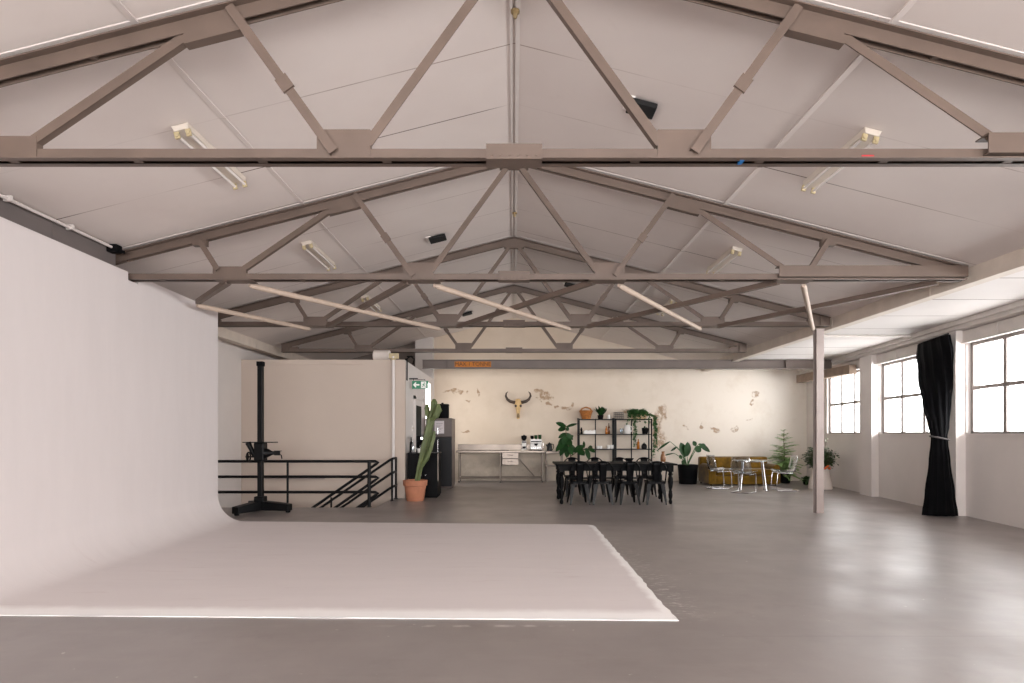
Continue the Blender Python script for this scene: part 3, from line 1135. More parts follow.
# ------------------------------------------------------------------ stair railings
RB = M['black_metal']
rl = empty('guard_railing', (-4.1, 10.92, 0), 'black tube guard railing along the open side of the stair', 'railing')
def rel(o, p):
    return tuple(Vector(p) - o.location)
def rail_tube(parent, name, pts, r=.026):
    m = MB()
    m.sweep([rel(parent, p) for p in pts], r, 10)
    return m.build(name, RB, parent, smooth=True)
yr = 10.92
for z in (.845, .56, .275):
    # straight rail, then a tight return into the sloping stair rail
    xs = -2.51
    k = .69
    pts = [(-5.73, yr, z), (-3.5, yr, z), (xs - .05, yr, z), (xs, yr, z - .02), (xs - .05, yr, z - .055)]
    zz = -1.1
    pts.append((xs - .05 - (z - .055 - zz) / k, yr, zz))
    rail_tube(rl, 'rail', pts)
for x, r_ in ((-5.6, .02), (-4.19, .02), (-2.68, .033)):
    m = MB()
    m.sweep([rel(rl, (x, yr, 0)), rel(rl, (x, yr, .845))], r_, 12)
    m.lathe([(.05, 0), (.05, .008)], rel(rl, (x, yr, 0)), 12)
    m.build('post', RB, rl, smooth=True)
hr = empty('stair_handrail', (-2.47, 11.85, 0), 'black tube handrail sloping down the stair beside the beige wall', 'railing')
for z in (.83, .545, .26):
    zz = -1.1
    rail_tube(hr, 'rail', [(-2.46, 12.30, z + .02), (-2.46, 11.90, z + .02), (-2.49, 11.85, z), (-2.49 - (z - zz) / .69, 11.85, zz)], .025)
for (x, y) in ((-2.46, 11.90), (-2.46, 12.30)):
    m = MB()
    m.sweep([rel(hr, (x, y, 0)), rel(hr, (x, y, .85))], .022, 12)
    m.lathe([(.045, 0), (.045, .008)], rel(hr, (x, y, 0)), 12)
    m.build('post', RB, hr, smooth=True)
m = MB()
m.sweep([rel(hr, (-3.67, 11.85, -.9)), rel(hr, (-3.67, 11.85, .08))], .02, 10)
m.build('post', RB, hr, smooth=True)
# stairs going down
stp = MB()
for k in range(12):
    x1 = SX1 - .25 * k
    stp.box(x1 - .28, x1, SY0 + .02, 11.95, -.20 * (k + 1) - .05, -.20 * (k + 1))
struct(stp, 'floor_stair', M['floor'], 'concrete stair treads going down beside the partition', 'stairs')

# wall ledge behind the rail
m = MB()
m.box(-5.24, -3.98, SY1 - .05, SY1 - .006, .40, .48)
tag(m.build('wall_ledge', M['column_paint'], bevel=.005), 'low narrow ledge on the beige wall behind the railing', 'ledge')  # greyer than the wall: shade on the ledge is put into its colour
# pipe at the corner of the boxed-in room
p = MB()
p.sweep([(-2.53, SY1 - .07, 0.0), (-2.53, SY1 - .07, 2.98)], .032, 12)
pp = tag(p.build('drain_pipe', M['white_paint'], smooth=True), 'pale pipe up the corner of the beige partition', 'pipe')
p = MB()
p.box(-2.62, -2.42, SY1 - .09, SY1 - .01, 2.93, 3.04)
p.lathe([(.05, 0), (.05, .04)], (-2.53, SY1 - .07, 2.90), 12)
p.build('bracket', M['brass'], pp, bevel=.006)
m = MB()
m.sweep([(-3.02, SY1 + .25, 3.03), (-3.0, SY1 + .25, 3.03), (-2.68, SY1 + .25, 3.03), (-2.66, SY1 + .25, 3.03)], [.10, .12, .12, .10], 20)
tag(m.build('insulated_drum', M['planter_white'], smooth=True), 'white drum lying on top of the boxed-in room', 'drum')
m = MB()
m.box(-2.33, -2.29, 12.60, 12.72, 2.5, 2.96)
m.sweep([(-2.28, 12.6, 3.0), (-2.22, 12.7, 3.02), (-2.2, 13.0, 3.0), (-2.26, 13.2, 2.92)], .015, 8)
m.sweep([(-2.30, 12.7, 2.97), (-2.24, 12.85, 3.05), (-2.24, 13.1, 3.06)], .012, 8)
tag(m.build('cable_bundle', M['black_matte'], smooth=True), 'dark cables bunched on top of the partition corner', 'cable')

# exit sign
ex = empty('exit_sign', (-2.06, 12.95, 2.34), 'green and white exit sign with an arrow on the kitchen partition', 'sign')
m = MB()
m.box(-.175, .175, -.012, .012, 0, .175)
m.build('sign_panel', M['exit_green'], ex, bevel=.003)
m = MB()
m.box(-.24, -.05, -.01, .01, .215, .235)
m.box(-.15, -.14, -.006, .006, .17, .22)
m.box(.10, .11, -.006, .006, .17, .20)
m.box(-.24, .11, -.006, .006, .195, .205)
m.build('hanger', M['black_metal'], ex)
m = MB()
ay = -.0135
m.prism([(-.155, .088), (-.10, .148), (-.078, .128), (-.100, .104), (-.015, .104), (-.015, .072), (-.100, .072), (-.078, .048), (-.10, .028)], 'y', ay - .001, ay)
m.build('arrow', M['pictogram'], ex)
m = MB()
m.box(.02, .135, ay - .001, ay, .015, .16)
m.build('doorway_panel', M['pictogram'], ex)
m = MB()
yy0, yy1 = ay - .003, ay - .001
m.lathe([(.011, 0), (.011, .002)], (0, 0, 0), 12)
for v in m.v:
    v[:] = (v.x + .095, yy1 - v.z, v.y + .128)
m.prism([(.075, .112), (.10, .114), (.092, .076), (.070, .076)], 'y', yy0, yy1)
m.prism([(.078, .110), (.060, .092), (.045, .096), (.043, .088), (.063, .082), (.084, .102)], 'y', yy0, yy1)
m.prism([(.097, .110), (.118, .098), (.124, .104), (.100, .113)], 'y', yy0, yy1)
m.prism([(.070, .080), (.060, .055), (.036, .045), (.040, .037), (.068, .048), (.080, .078)], 'y', yy0, yy1)
m.prism([(.080, .080), (.100, .058), (.112, .030), (.122, .034), (.110, .064), (.092, .082)], 'y', yy0, yy1)
m.build('running_figure', M['exit_green'], ex)

m = MB()
m.box(-2.30, -2.285, 13.28, 13.37, 1.42, 1.54)
sw = tag(m.build('light_switch', M['white_gloss'], bevel=.004), 'white switch plate beside the glazed door', 'switch')
m = MB()
m.box(-2.285, -2.276, 13.31, 13.34, 1.46, 1.50)
m.build('rocker', M['brass'], sw)

# ------------------------------------------------------------------ kitchen corner
bc = empty('bar_cabinet', (-1.92, 12.75, 0), 'low black cabinet behind the terracotta cactus pot', 'cabinet')
m = MB()
m.box(-.32, .31, -.28, .30, .04, .93)
m.box(-.30, .29, -.26, .28, 0, .04)
m.build('body', M['black_matte'], bc, bevel=.006)
m = MB()
m.box(-.33, .32, -.31, .31, .93, .95)
m.build('cabinet_top', M['black_metal'], bc, bevel=.004)
for s in (-1, 1):
    m = MB()
    m.box(min(s * .005, s * .305) - .005, max(s * .005, s * .305) - .005, -.30, -.28, .07, .91)
    d_ = m.build('door', M['black_wood'], bc, bevel=.004)
    m = MB()
    m.lathe([(.012, 0), (.016, .015), (.010, .022)], (0, 0, 0), 10)
    for v in m.v:
        v[:] = (v.x + s * .05, -.30 - v.z, v.y + .48)
    m.build('knob', M['chrome'], d_, smooth=True)
m = MB()
m.box(.312, .322, -.305, -.295, .35, .93)
m.build('edge_strip', M['stainless'], bc)

# machine and bottles on the black cabinet
cm = empty('coffee_urn', (-1.98, 12.82, .95), 'black drinks machine on the low black cabinet', 'coffee machine')
m = MB()
m.box(-.13, .13, -.12, .14, 0, .05)
m.box(-.13, .13, .02, .14, .05, .28)
m.box(-.13, .13, -.12, .14, .24, .36)
m.build('body', M['black_matte'], cm, bevel=.012)
m = MB()
m.lathe([(.05, 0), (.062, .03), (.06, .09), (.045, .12)], (0, -.05, .055), 14)
m.build('jug', M['clear'], cm, smooth=True)
m = MB()
m.box(-.03, .03, -.125, -.118, .28, .33)
m.build('control_panel', M['chrome'], cm)
def bottle(name, loc, h, r, material, label, cat, group, cap):
    t = empty(name, loc, label, cat, group)
    m = MB()
    m.lathe([(r * .9, 0), (r, .01), (r, h * .55), (r * .8, h * .66), (r * .36, h * .75), (r * .34, h * .93), (r * .4, h * .935), (r * .4, h * .96)], (0, 0, 0), 16)
    m.build('body', material, t, smooth=True)
    m = MB()
    m.lathe([(r * .36, h * .955), (r * .38, h), (r * .2, h * 1.005)], (0, 0, 0), 12)
    m.build('cap', cap, t, smooth=True)
    return t
bottle('bottle', (-2.20, 12.62, .95), .34, .032, M['black_metal'], 'taller dark bottle on the low black cabinet, against the partition', 'bottle', 'bottles on the black cabinet', M['chrome'])
bottle('bottle', (-2.15, 12.53, .95), .26, .034, M['clear'], 'clear bottle on the low black cabinet beside the taller dark one', 'bottle', 'bottles on the black cabinet', M['white_gloss'])
m = MB()
m.lathe([(.03, 0), (.038, .02), (.042, .09), (.038, .09), (.034, .02), (.0, .015)], (-2.02, 12.56, .95), 14)
tag(m.build('drinking_glass', M['white_gloss'], smooth=True), 'small pale cup on the low black cabinet in front of the machine', 'cup')

# fridge
fr = empty('fridge', (-1.85, 14.92, 0), 'tall dark fridge freezer with a note on its upper door', 'fridge')
m = MB()
m.box(-.32, .32, -.36, .40, .04, 1.74)
m.box(-.30, .30, -.33, .38, 0, .04)
m.build('body', M['fridge_side'], fr, bevel=.008)
m = MB()
m.box(-.32, .32, -.415, -.36, 1.28, 1.735)
fd = m.build('freezer_door', M['fridge_side'], fr, bevel=.012)
m = MB()
m.box(-.32, .32, -.415, -.36, .06, 1.27)
ld = m.build('fridge_door', M['dark_fridge'], fr, bevel=.012)
for par, z0, z1 in ((fd, 1.32, 1.52), (ld, .85, 1.22)):
    m = MB()
    m.sweep([(-.02, -.415, z0), (-.02, -.45, z0 + .02), (-.02, -.45, z1 - .02), (-.02, -.415, z1)], .011, 8)
    m.build('handle', M['chrome'], par, smooth=True)
m = MB()
m.box(-.10, .13, -.419, -.4155, 1.36, 1.67)
nt2 = m.build('paper_note', M['paper'], fd)
m = MB()
for k in range(6):
    m.box(-.07, .10 - .03 * (k % 3), -.4205, -.419, 1.60 - k * .038, 1.608 - k * .038)
m.build('printed_lines', M['paper_ink'], nt2)
m = MB()
m.box(.02, .06, -.421, -.417, .62, .65)
m.build('badge', M['chrome'], ld)
kb = empty('storage_tin', (-1.80, 14.85, 1.74), 'round black tin standing on top of the fridge', 'tin')
m = MB()
m.lathe([(.15, 0), (.165, .02), (.165, .30), (.155, .32)], (0, 0, 0), 22)
m.build('body', M['black_matte'], kb, smooth=True)
m = MB()
m.lathe([(.172, .31), (.172, .345), (.15, .36), (.03, .365), (.03, .39), (.015, .395)], (0, 0, 0), 22)
m.build('lid', M['black_matte'], kb, smooth=True)

# cactus in terracotta pot
cp = empty('potted_cactus', (-2.0, 11.95, 0), 'tall branching cactus in a terracotta pot by the stair', 'cactus')
m = MB()
m.lathe([(.165, 0), (.175, .01), (.218, .30), (.24, .31), (.248, .415), (.22, .42), (.215, .37), (.0, .365)], (0, 0, 0), 32)
m.build('pot', M['terracotta'], cp, smooth=True)
m = MB()
m.lathe([(.21, .36), (.20, .375), (.1, .385), (.01, .38)], (0, 0, 0), 24)
m.build('soil', M['soil'], cp, smooth=True)
star = []
for k in range(20):
    a = 2 * PI * k / 20
    rr = 1.0 if k % 4 == 0 else (.84 if k % 4 in (1, 3) else .66)
    star.append((rr * math.cos(a), rr * math.sin(a)))
def cactus_arm(pts, rs):
    n = 4
    P, R = [], []
    for i in range(len(pts) - 1):
        for k in range(n):
            t = k / n
            P.append(Vector(pts[i]).lerp(Vector(pts[i + 1]), t))
            R.append((rs[i] + (rs[i + 1] - rs[i]) * t) * (1 + .06 * math.sin(7 * (i + t))))
    P.append(Vector(pts[-1]))
    R.append(rs[-1])
    m = MB()
    m.sweep(P, R, sec=star, twist=.03)
    m.build('stem', M['cactus'], cp, smooth=True, angle=60)
k_ = 11.95 / 590
def cpx(px, py, dy=0.0):
    return ((px - 514) * k_ + 2.0, dy, HZ - (py - 433.5) * k_)
cactus_arm([cpx(417, 482), cpx(419.5, 468), cpx(424, 450), cpx(428, 432), cpx(431, 419), cpx(432, 411)], [.055, .062, .085, .082, .085, .05])
cactus_arm([cpx(421, 467, -.03), cpx(427, 459, -.07), cpx(431, 449, -.09), cpx(434, 437, -.08), cpx(435, 431, -.08)], [.04, .045, .048, .05, .025])
cactus_arm([cpx(431, 420), cpx(433, 410), cpx(434, 402), cpx(434, 399)], [.06, .068, .066, .03])
cactus_arm([cpx(431, 420, -.03), cpx(436, 416, -.07), cpx(438.5, 410, -.08), cpx(439, 404, -.08)], [.05, .07, .085, .03])
cactus_arm([cpx(430, 421, .03), cpx(427, 414, .04), cpx(426.5, 408, .04), cpx(427, 404, .04)], [.04, .055, .055, .025])

# stainless bench
bn = empty('steel_bench', (-.375, 16.65, 0), 'long stainless steel kitchen bench with drawers against the back wall', 'bench')
bx0, bx1 = -1.61 + .375, .855 + .375
m = MB()
m.box(bx0, bx1, -.29, .30, .845, .88)
m.box(bx0, bx1, .285, .30, .88, 1.05)
m.box(bx0, bx1, -.295, -.285, .83, .882)
m.build('bench_top', M['stainless'], bn, bevel=.004)
for x in (-1.53 + .375, 0, .79 + .375):
    for y in (-.25, .24):
        m = MB()
        m.sweep([(x, y, .03), (x, y, .845)], .019, 12)
        lg = m.build('leg', M['stainless'], bn, smooth=True)
        m = MB()
        m.lathe([(.022, 0), (.022, .01), (.014, .03)], (x, y, 0), 10)
        m.build('foot', M['black_matte'], lg, smooth=True)
m = MB()
for y in (-.25, .24):
    m.sweep([(bx0 + .08, y, .125), (bx1 - .065, y, .125)], .017, 10)
for x in (bx0 + .08, 0, bx1 - .065):
    m.sweep([(x, -.25, .125), (x, .24, .125)], .015, 10)
m.build('lower_rail', M['stainless'], bn, smooth=True)
m = MB()
m.sweep([(.53, .24, .62), (.96, .24, .13)], .016, 10)
m.build('brace', M['stainless'], bn, smooth=True)
for z0, z1 in ((.665, .825), (.49, .655)):
    m = MB()
    m.box(.05, .50, -.27, .20, z0, z1)
    dw = m.build('drawer', M['stainless'], bn, bevel=.004)
    m = MB()
    m.sweep([(.20, -.27, (z0 + z1) / 2 + .02), (.20, -.30, (z0 + z1) / 2 + .02), (.35, -.30, (z0 + z1) / 2 + .02), (.35, -.27, (z0 + z1) / 2 + .02)], .008, 8)
    m.build('handle', M['chrome'], dw, smooth=True)

# things on the bench
m = MB()
m.box(-.15, .40, 16.40, 16.58, .8825, .899)
tag(m.build('chopping_board', M['board'], bevel=.004), 'pale board lying on the steel bench', 'board')
gr = empty('coffee_grinder', (.285, 16.72, .8825), 'slim white coffee grinder with a dark hopper on the bench', 'coffee grinder')
m = MB()
m.box(-.075, .075, -.09, .09, 0, .03)
m.box(-.065, .065, -.04, .08, .03, .25)
m.box(-.07, .07, -.08, .08, .20, .27)
m.build('body', M['white_gloss'], gr, bevel=.012)
m = MB()
m.lathe([(.04, .27), (.075, .34), (.08, .40), (.078, .41), (.02, .425), (.02, .44)], (0, 0, 0), 18)
m.build('hopper', M['black_matte'], gr, smooth=True)
m = MB()
m.lathe([(.03, .05), (.05, .07), (.05, .11), (.04, .115)], (0, -.07, 0), 14)
m.build('portafilter', M['black_matte'], gr, smooth=True)
m = MB()
m.box(-.06, .06, -.0855, -.08, .22, .255)
m.build('control_panel', M['black_matte'], gr)
em = empty('espresso_machine', (.62, 16.68, .8825), 'white and chrome espresso machine on the end of the bench', 'coffee machine')
m = MB()
m.box(-.165, .165, -.20, .20, .03, .07)
m.box(-.16, .16, .0, .19, .07, .27)
m.box(-.165, .165, -.17, .20, .20, .32)
m.build('body', M['white_gloss'], em, bevel=.014)
m = MB()
m.box(-.15, .15, -.205, 0, .07, .078)
m.build('drip_tray', M['chrome'], em)
m = MB()
m.box(-.15, .15, -.176, -.168, .235, .265)
m.build('dark_band', M['black_matte'], em)
m = MB()
m.lathe([(.04, .145), (.045, .16), (.045, .20)], (0, -.10, 0), 16)
m.bar((0, -.13, .155), (0, -.27, .14), .025, .025)
m.build('portafilter', M['black_matte'], em, smooth=True)
m = MB()
m.sweep([(.17, -.12, .24), (.20, -.16, .22), (.20, -.18, .08)], .008, 8)
m.build('steam_wand', M['chrome'], em, smooth=True)
for sx_ in (-1, 1):
    for sy_ in (-1, 1):
        m = MB()
        m.lathe([(.02, 0), (.02, .03)], (sx_ * .13, sy_ * .16, 0), 10)
        m.build('foot', M['black_matte'], em, smooth=True)
cu0 = None
for (dx, hh, lab) in ((-.11, .10, 'small dark cup on the espresso machine, on its side by the grinder'), (0.0, .115, 'dark green cup in the middle on top of the espresso machine'),
                      (.11, .125, 'dark green cup on the espresso machine, above its steam wand')):
    m = MB()
    m.lathe([(.03, 0), (.045, .03), (.048, hh), (.043, hh), (.036, .02), (0, .018)], (0, 0, 0), 14)
    o = m.build('cup', M['leaf_dark'] if dx > -.05 else M['black_matte'], smooth=True)
    o.location = (.62 + dx, 16.66, 1.20)
    tag(o, lab, 'cup', 'cups on the espresso machine')

# small steel side table with kettle
tr = empty('steel_side_table', (1.14, 16.68, 0), 'small stainless steel table between the bench and the shelves', 'table')
m = MB()
m.box(-.26, .24, -.26, .26, .80, .865)
m.build('table_top', M['stainless'], tr, bevel=.004)
m = MB()
m.box(-.25, .23, -.25, .25, .44, .465)
m.build('shelf', M['stainless'], tr, bevel=.003)
for sx_ in (-.23, .21):
    for sy_ in (-.23, .23):
        m = MB()
        m.sweep([(sx_, sy_, 0), (sx_, sy_, .80)], .017, 10)
        m.build('leg', M['stainless'], tr, smooth=True)
kt = empty('kettle', (1.0, 16.62, .867), 'dark electric kettle on the small steel table', 'kettle')
m = MB()
m.lathe([(.075, 0), (.078, .02), (.075, .10), (.062, .19), (.058, .20)], (0, 0, 0), 18)
m.build('body', M['dark_fridge'], kt, smooth=True)
m = MB()
m.lathe([(.06, .198), (.05, .215), (.015, .222), (.015, .24), (.0, .243)], (0, 0, 0), 16)
m.build('lid', M['black_matte'], kt, smooth=True)
m = MB()
m.sweep([(.055, 0, .19), (.11, 0, .19), (.12, 0, .12), (.10, 0, .05), (.075, 0, .04)], .011, 8)
m.build('handle', M['black_matte'], kt, smooth=True)
m = MB()
m.sweep([(-.06, 0, .13), (-.085, 0, .165), (-.10, 0, .19)], [.022, .016, .012], 8)
m.build('spout', M['dark_fridge'], kt, smooth=True)

# bull skull on the wall
sk = empty('bull_skull', (.12, YB - .03, 1.78), 'pale bull skull with dark curved horns on the back wall', 'skull')
m = MB()
secs = [(0.0, .035, .03), (.04, .05, .045), (.14, .045, .05), (.26, .058, .06), (.36, .085, .075), (.43, .105, .085), (.48, .10, .08), (.54, .075, .06), (.57, .04, .03)]
vs, fs = [], []
n = 18
for (z, hw_, hd) in secs:
    for k in range(n):
        a = 2 * PI * k / n
        vs.append((hw_ * math.cos(a), -.06 + hd * math.sin(a), z))
for i in range(len(secs) - 1):
    for k in range(n):
        fs.append((i * n + k, i * n + (k + 1) % n, (i + 1) * n + (k + 1) % n, (i + 1) * n + k))
fs += [tuple(range(n - 1, -1, -1)), tuple((len(secs) - 1) * n + k for k in range(n))]
m.add(vs, fs)
m.build('skull', M['bone'], sk, smooth=True, angle=80)
for s in (-1, 1):
    m = MB()
    m.lathe([(.005, -.02), (.03, -.012), (.034, 0), (.03, .012), (.005, .02)], (0, 0, 0), 12)
    for v in m.v:
        v[:] = (s * .07 + v.x, -.125 + v.z * .8 + .0, .37 + v.y * 1.15)
    m.build('eye_socket', M['horn'], sk, smooth=True)
    m = MB()
    pts = [(s * .07, -.06, .47), (s * .13, -.07, .475), (s * .23, -.08, .50), (s * .31, -.09, .56), (s * .355, -.09, .65), (s * .34, -.085, .73), (s * .29, -.08, .785)]
    m.sweep(pts, [.046, .046, .044, .038, .030, .020, .005], 12)
    m.build('horn', M['horn'], sk, smooth=True)
m = MB()
for s in (-1, 1):
    m.sweep([(s * .02, -.10, .03), (s * .022, -.108, .10), (s * .012, -.11, .16)], [.012, .014, .005], 8)
m.build('nostril_hollow', M['horn'], sk, smooth=True)

# ------------------------------------------------------------------ dining table and metal chairs
TX, TYc = 1.968, 11.80
dt = empty('dining_table', (TX, TYc, 0), 'long black wooden dining table with turned legs', 'table')
m = MB()
m.box(-1.17, 1.17, -.50, .50, .745, .78)
m.build('table_top', M['black_wood'], dt, bevel=.008)
m = MB()
for y in (-.43, .43):
    m.box(-1.05, 1.05, y - .012, y + .012, .640, .746)
for x in (-1.05, 1.05):
    m.box(x - .012, x + .012, -.43, .43, .640, .746)
m.build('apron', M['black_wood'], dt)
prof = [(.022, 0), (.034, .02), (.036, .05), (.024, .09), (.036, .13), (.043, .18), (.030, .22), (.036, .24), (.024, .27), (.040, .34), (.050, .43), (.046, .50), (.028, .545), (.046, .565), (.046, .585), (.03, .60), (.042, .625)]
for x in (-1.05, 1.05):
    for y in (-.42, .42):
        m = MB()
        m.lathe(prof, (x, y, 0), 18)
        m.box(x - .048, x + .048, y - .048, y + .048, .62, .746)
        m.build('leg', M['black_wood'], dt, smooth=True)

def make_metal_chair(label):
    """sheet metal stacking chair facing +y"""
    t = empty('metal_chair', (0, 0, 0), label, 'chair', 'black metal chairs around the dining table')
    K = M['chair_black']
    m = MB()
    pts = []
    for (cx, cy, a0) in ((.13, .14, 0), (-.13, .14, PI / 2), (-.115, -.135, PI), (.115, -.135, 1.5 * PI)):
        for k in range(5):
            a = a0 + PI / 2 * k / 4
            pts.append((cx + .055 * math.cos(a), cy + .055 * math.sin(a)))
    m.prism(pts, 'z', .428, .448)
    m.prism([(p[0] * .96, p[1] * .96) for p in pts], 'z', .395, .43)
    m.build('seat', K, t, bevel=.006)
    for sx_ in (-1, 1):
        for sy_ in (-1, 1):
            m = MB()
            top = Vector((sx_ * .15, sy_ * .15, .43))
            bot = Vector((sx_ * .185, sy_ * .21, .004))
            # folded sheet-metal leg: wide at the seat, narrow at the foot, open L section
            vs = []
            for q, (p, wd) in enumerate(((top, .085), (top.lerp(bot, .45), .062), (bot, .030))):
                o_ = p + Vector((sx_ * .012, sy_ * .012, 0))
                i_ = .006
                vs += [o_, o_ - Vector((sx_ * wd, 0, 0)), o_ - Vector((sx_ * wd, sy_ * i_, 0)), o_ - Vector((sx_ * i_, sy_ * i_, 0)),
                       o_ - Vector((sx_ * i_, sy_ * wd, 0)), o_ - Vector((0, sy_ * wd, 0))]
            fs = [(0, 1, 2, 3, 4, 5), (12, 13, 14, 15, 16, 17)]
            for i in (0, 6):
                fs += [(i + k, i + (k + 1) % 6, i + 6 + (k + 1) % 6, i + 6 + k) for k in range(6)]
            m.add(vs, fs)
            lg = m.build('leg', K, t)
            m = MB()
            m.box(bot.x - .014, bot.x + .014, bot.y - .014, bot.y + .014, 0, .012)
            m.build('foot', M['black_matte'], lg)
    # bent tube back hoop
    m = MB()
    hoop = [(.165, -.165, .40), (.178, -.185, .52), (.186, -.205, .66)]
    hoop += [(.186 * math.cos(a) ** .9 if a < PI / 2 - .01 else 0.0, -.205 - .025 * math.sin(a), .66 + .165 * math.sin(a)) for a in [PI / 2 * k / 8 for k in range(1, 9)]]
    full = hoop + [(-x, y, z) for (x, y, z) in hoop[-2::-1]]
    m.sweep(full, .0125, 10)
    m.build('back_hoop', K, t, smooth=True)
    m = MB()
    vs, fs = [], []
    for i in range(8):
        q = i / 7
        z = .42 + (.825 - .42) * q
        hw_ = .060 + .024 * q
        y0 = -.175 - .055 * q
        for s in (-1, -.5, 0, .5, 1):
            vs.append((s * hw_, y0 - .012 * (1 - s * s), z))
    for i in range(7):
        for k in range(4):
            a = i * 5 + k
            fs.append((a, a + 1, a + 6, a + 5))
    m.add(vs, fs)
    o = m.build('back_splat', K, t, smooth=True)
    sm_ = o.modifiers.new('thick', 'SOLIDIFY')
    sm_.thickness = .006
    return t
ch0 = None
nr = ['first black metal chair from the bench end, on the near long side of the table',
      'second black metal chair from the bench end, on the near long side of the table',
      'third black metal chair from the bench end, on the near long side of the table',
      'fourth black metal chair from the bench end, on the near long side of the table']
fa = ['first black metal chair from the bench end, on the shelf side of the table',
      'second black metal chair from the bench end, on the shelf side of the table',
      'third black metal chair from the bench end, on the shelf side of the table',
      'fourth black metal chair from the bench end, on the shelf side of the table']
spots = [(1.245, 11.43, .05), (1.70, 11.44, -.03), (2.20, 11.43, .04), (2.725, 11.44, -.05),
         (1.29, 12.84, PI + .04), (1.78, 12.84, PI - .03), (2.34, 12.84, PI + .02), (2.87, 12.84, PI - .04)]
for i, (x, y, rz) in enumerate(spots):
    lab = (nr + fa)[i]
    lab = lab.replace(', counted from the bench end', ' from the bench end')
    o = make_metal_chair(lab) if ch0 is None else copy_tree(ch0)
    if ch0 is None:
        ch0 = o
    o['label'] = lab
    o.location = (x, y, 0)
    o.rotation_euler = (0, 0, rz)

# on the table
bw = MB()
bw.lathe([(.035, 0), (.04, .01), (.075, .05), (.09, .075), (.085, .075), (.068, .05), (.03, .018), (0, .016)], (2.36, 12.05, .7815), 20)
tag(bw.build('bowl', M['black_matte'], smooth=True), 'small dark bowl on the middle of the dining table', 'bowl')
v_ = MB()
v_.lathe([(.04, 0), (.052, .03), (.055, .09), (.045, .14), (.03, .17), (.03, .20), (.037, .215), (.031, .213), (.025, .19), (.0, .18)], (3.02, 11.95, .7815), 18)
tag(v_.build('vase', M['vase_brown'], smooth=True), 'brown vase on the sofa end of the dining table', 'vase')
v_ = MB()
v_.lathe([(.10, 0), (.13, .006), (.135, .018), (.125, .016), (.09, .008), (0, .007)], (2.82, 11.62, .7815), 22)
tag(v_.build('plate', M['white_gloss'], smooth=True), 'pale plate lying on the dining table', 'plate')

# ------------------------------------------------------------------ shelves
def make_shelf(label, width):
    t = empty('shelf_unit', (0, 0, 0), label, 'shelves', 'open black metal shelves')
    w2 = width / 2
    for x in (-w2, w2):
        for y in (-.165, .165):
            m = MB()
            m.box(x - .017, x + .017, y - .012, y + .012, 0, 1.80 if y > 0 else 1.78)
            m.build('post', M['black_metal'], t)
    m = MB()
    m.box(-.014, .014, .14, .165, 0, 1.78)
    m.build('post', M['black_metal'], t)
    for z in (1.755, 1.335, .915, .495, .10):
        m = MB()
        m.box(-w2, w2, -.175, .175, z - .012, z + .012)
        m.build('shelf', M['black_metal'], t, bevel=.002)
    return t
sa_ = make_shelf('black metal shelf unit with the wicker basket on top', 1.0)
sa_.location = (2.33, 16.73, 0)
sb_ = copy_tree(sa_)
sb_['label'] = 'black metal shelf unit with the trailing vine on top'
sb_.location = (3.36, 16.73, 0)
Z1, Z2, Z3, Z4 = 1.7685, 1.3485, .9285, .5085

bk = empty('wicker_basket', (2.04, 16.70, Z1), 'brown wicker basket on top of the shelf unit beside the bench', 'basket')
m = MB()
pr = [(.12, 0)]
for k in range(9):
    z = .02 + k * .024
    pr += [(.125 + .055 * k / 8 + .006, z), (.125 + .055 * k / 8 - .004, z + .012)]
pr += [(.19, .24), (.175, .24), (.12, .03), (0, .02)]
m.lathe(pr, (0, 0, 0), 24)
m.build('bowl', M['wicker'], bk, smooth=True)
m = MB()
for k in range(2):
    m.sweep([(-.18, -.03 + .05 * k, .2), (-.11, -.03 + .05 * k, .30), (0, -.03 + .05 * k, .335), (.11, -.03 + .05 * k, .30), (.18, -.03 + .05 * k, .2)], .018, 8)
m.build('handle', M['wicker'], bk, smooth=True)
def small_plant(name, loc, label, nleaf, L, wd, spread, pot_r, pot_h, lm, pm, group=None, droop=.4, seed=1, emin=.25):
    rnd = random.Random(seed)
    t = empty(name, loc, label, 'plant', group)
    m = MB()
    m.lathe([(pot_r * .75, 0), (pot_r * .8, .01), (pot_r, pot_h), (pot_r * .9, pot_h), (pot_r * .85, pot_h - .02), (0, pot_h - .02)], (0, 0, 0), 20)
    m.build('pot', pm, t, smooth=True)
    m = MB()
    for k in range(nleaf):
        a = rnd.uniform(0, 2 * PI)
        e = rnd.uniform(emin, 1.35) * spread
        d_ = (math.cos(a) * math.cos(e), math.sin(a) * math.cos(e), math.sin(e))
        m.leaf((rnd.uniform(-1, 1) * pot_r * .4, rnd.uniform(-1, 1) * pot_r * .4, pot_h - .02), d_, L * rnd.uniform(.6, 1.1), wd * rnd.uniform(.7, 1.2), droop * rnd.uniform(.4, 1.3))
    m.build('foliage', lm, t, smooth=True, angle=80)
    return t
small_plant('potted_plant', (2.45, 16.70, Z1), 'dark spiky plant on top of the shelf unit beside the wicker basket', 80, .32, .07, 1.0, .09, .11, M['leaf_dark'], M['black_matte'], seed=4, emin=.75, droop=.15)
jr = MB()
jr.lathe([(.035, 0), (.042, .01), (.042, .09), (.03, .105), (.03, .12)], (2.67, 16.62, Z1), 16)
tag(jr.build('jar', M['white_gloss'], smooth=True), 'small white jar on top of the shelf unit beside the spiky plant', 'jar')
cr = MB()
for z in (0, .06, .12, .18):
    for (a, b_) in (((-.12, -.10), (.12, -.10)), ((.12, -.10), (.12, .10)), ((.12, .10), (-.12, .10)), ((-.12, .10), (-.12, -.10))):
        cr.bar((2.965 + a[0], 16.72 + a[1], Z1 + z + .006), (2.965 + b_[0], 16.72 + b_[1], Z1 + z + .006), .008, .008)
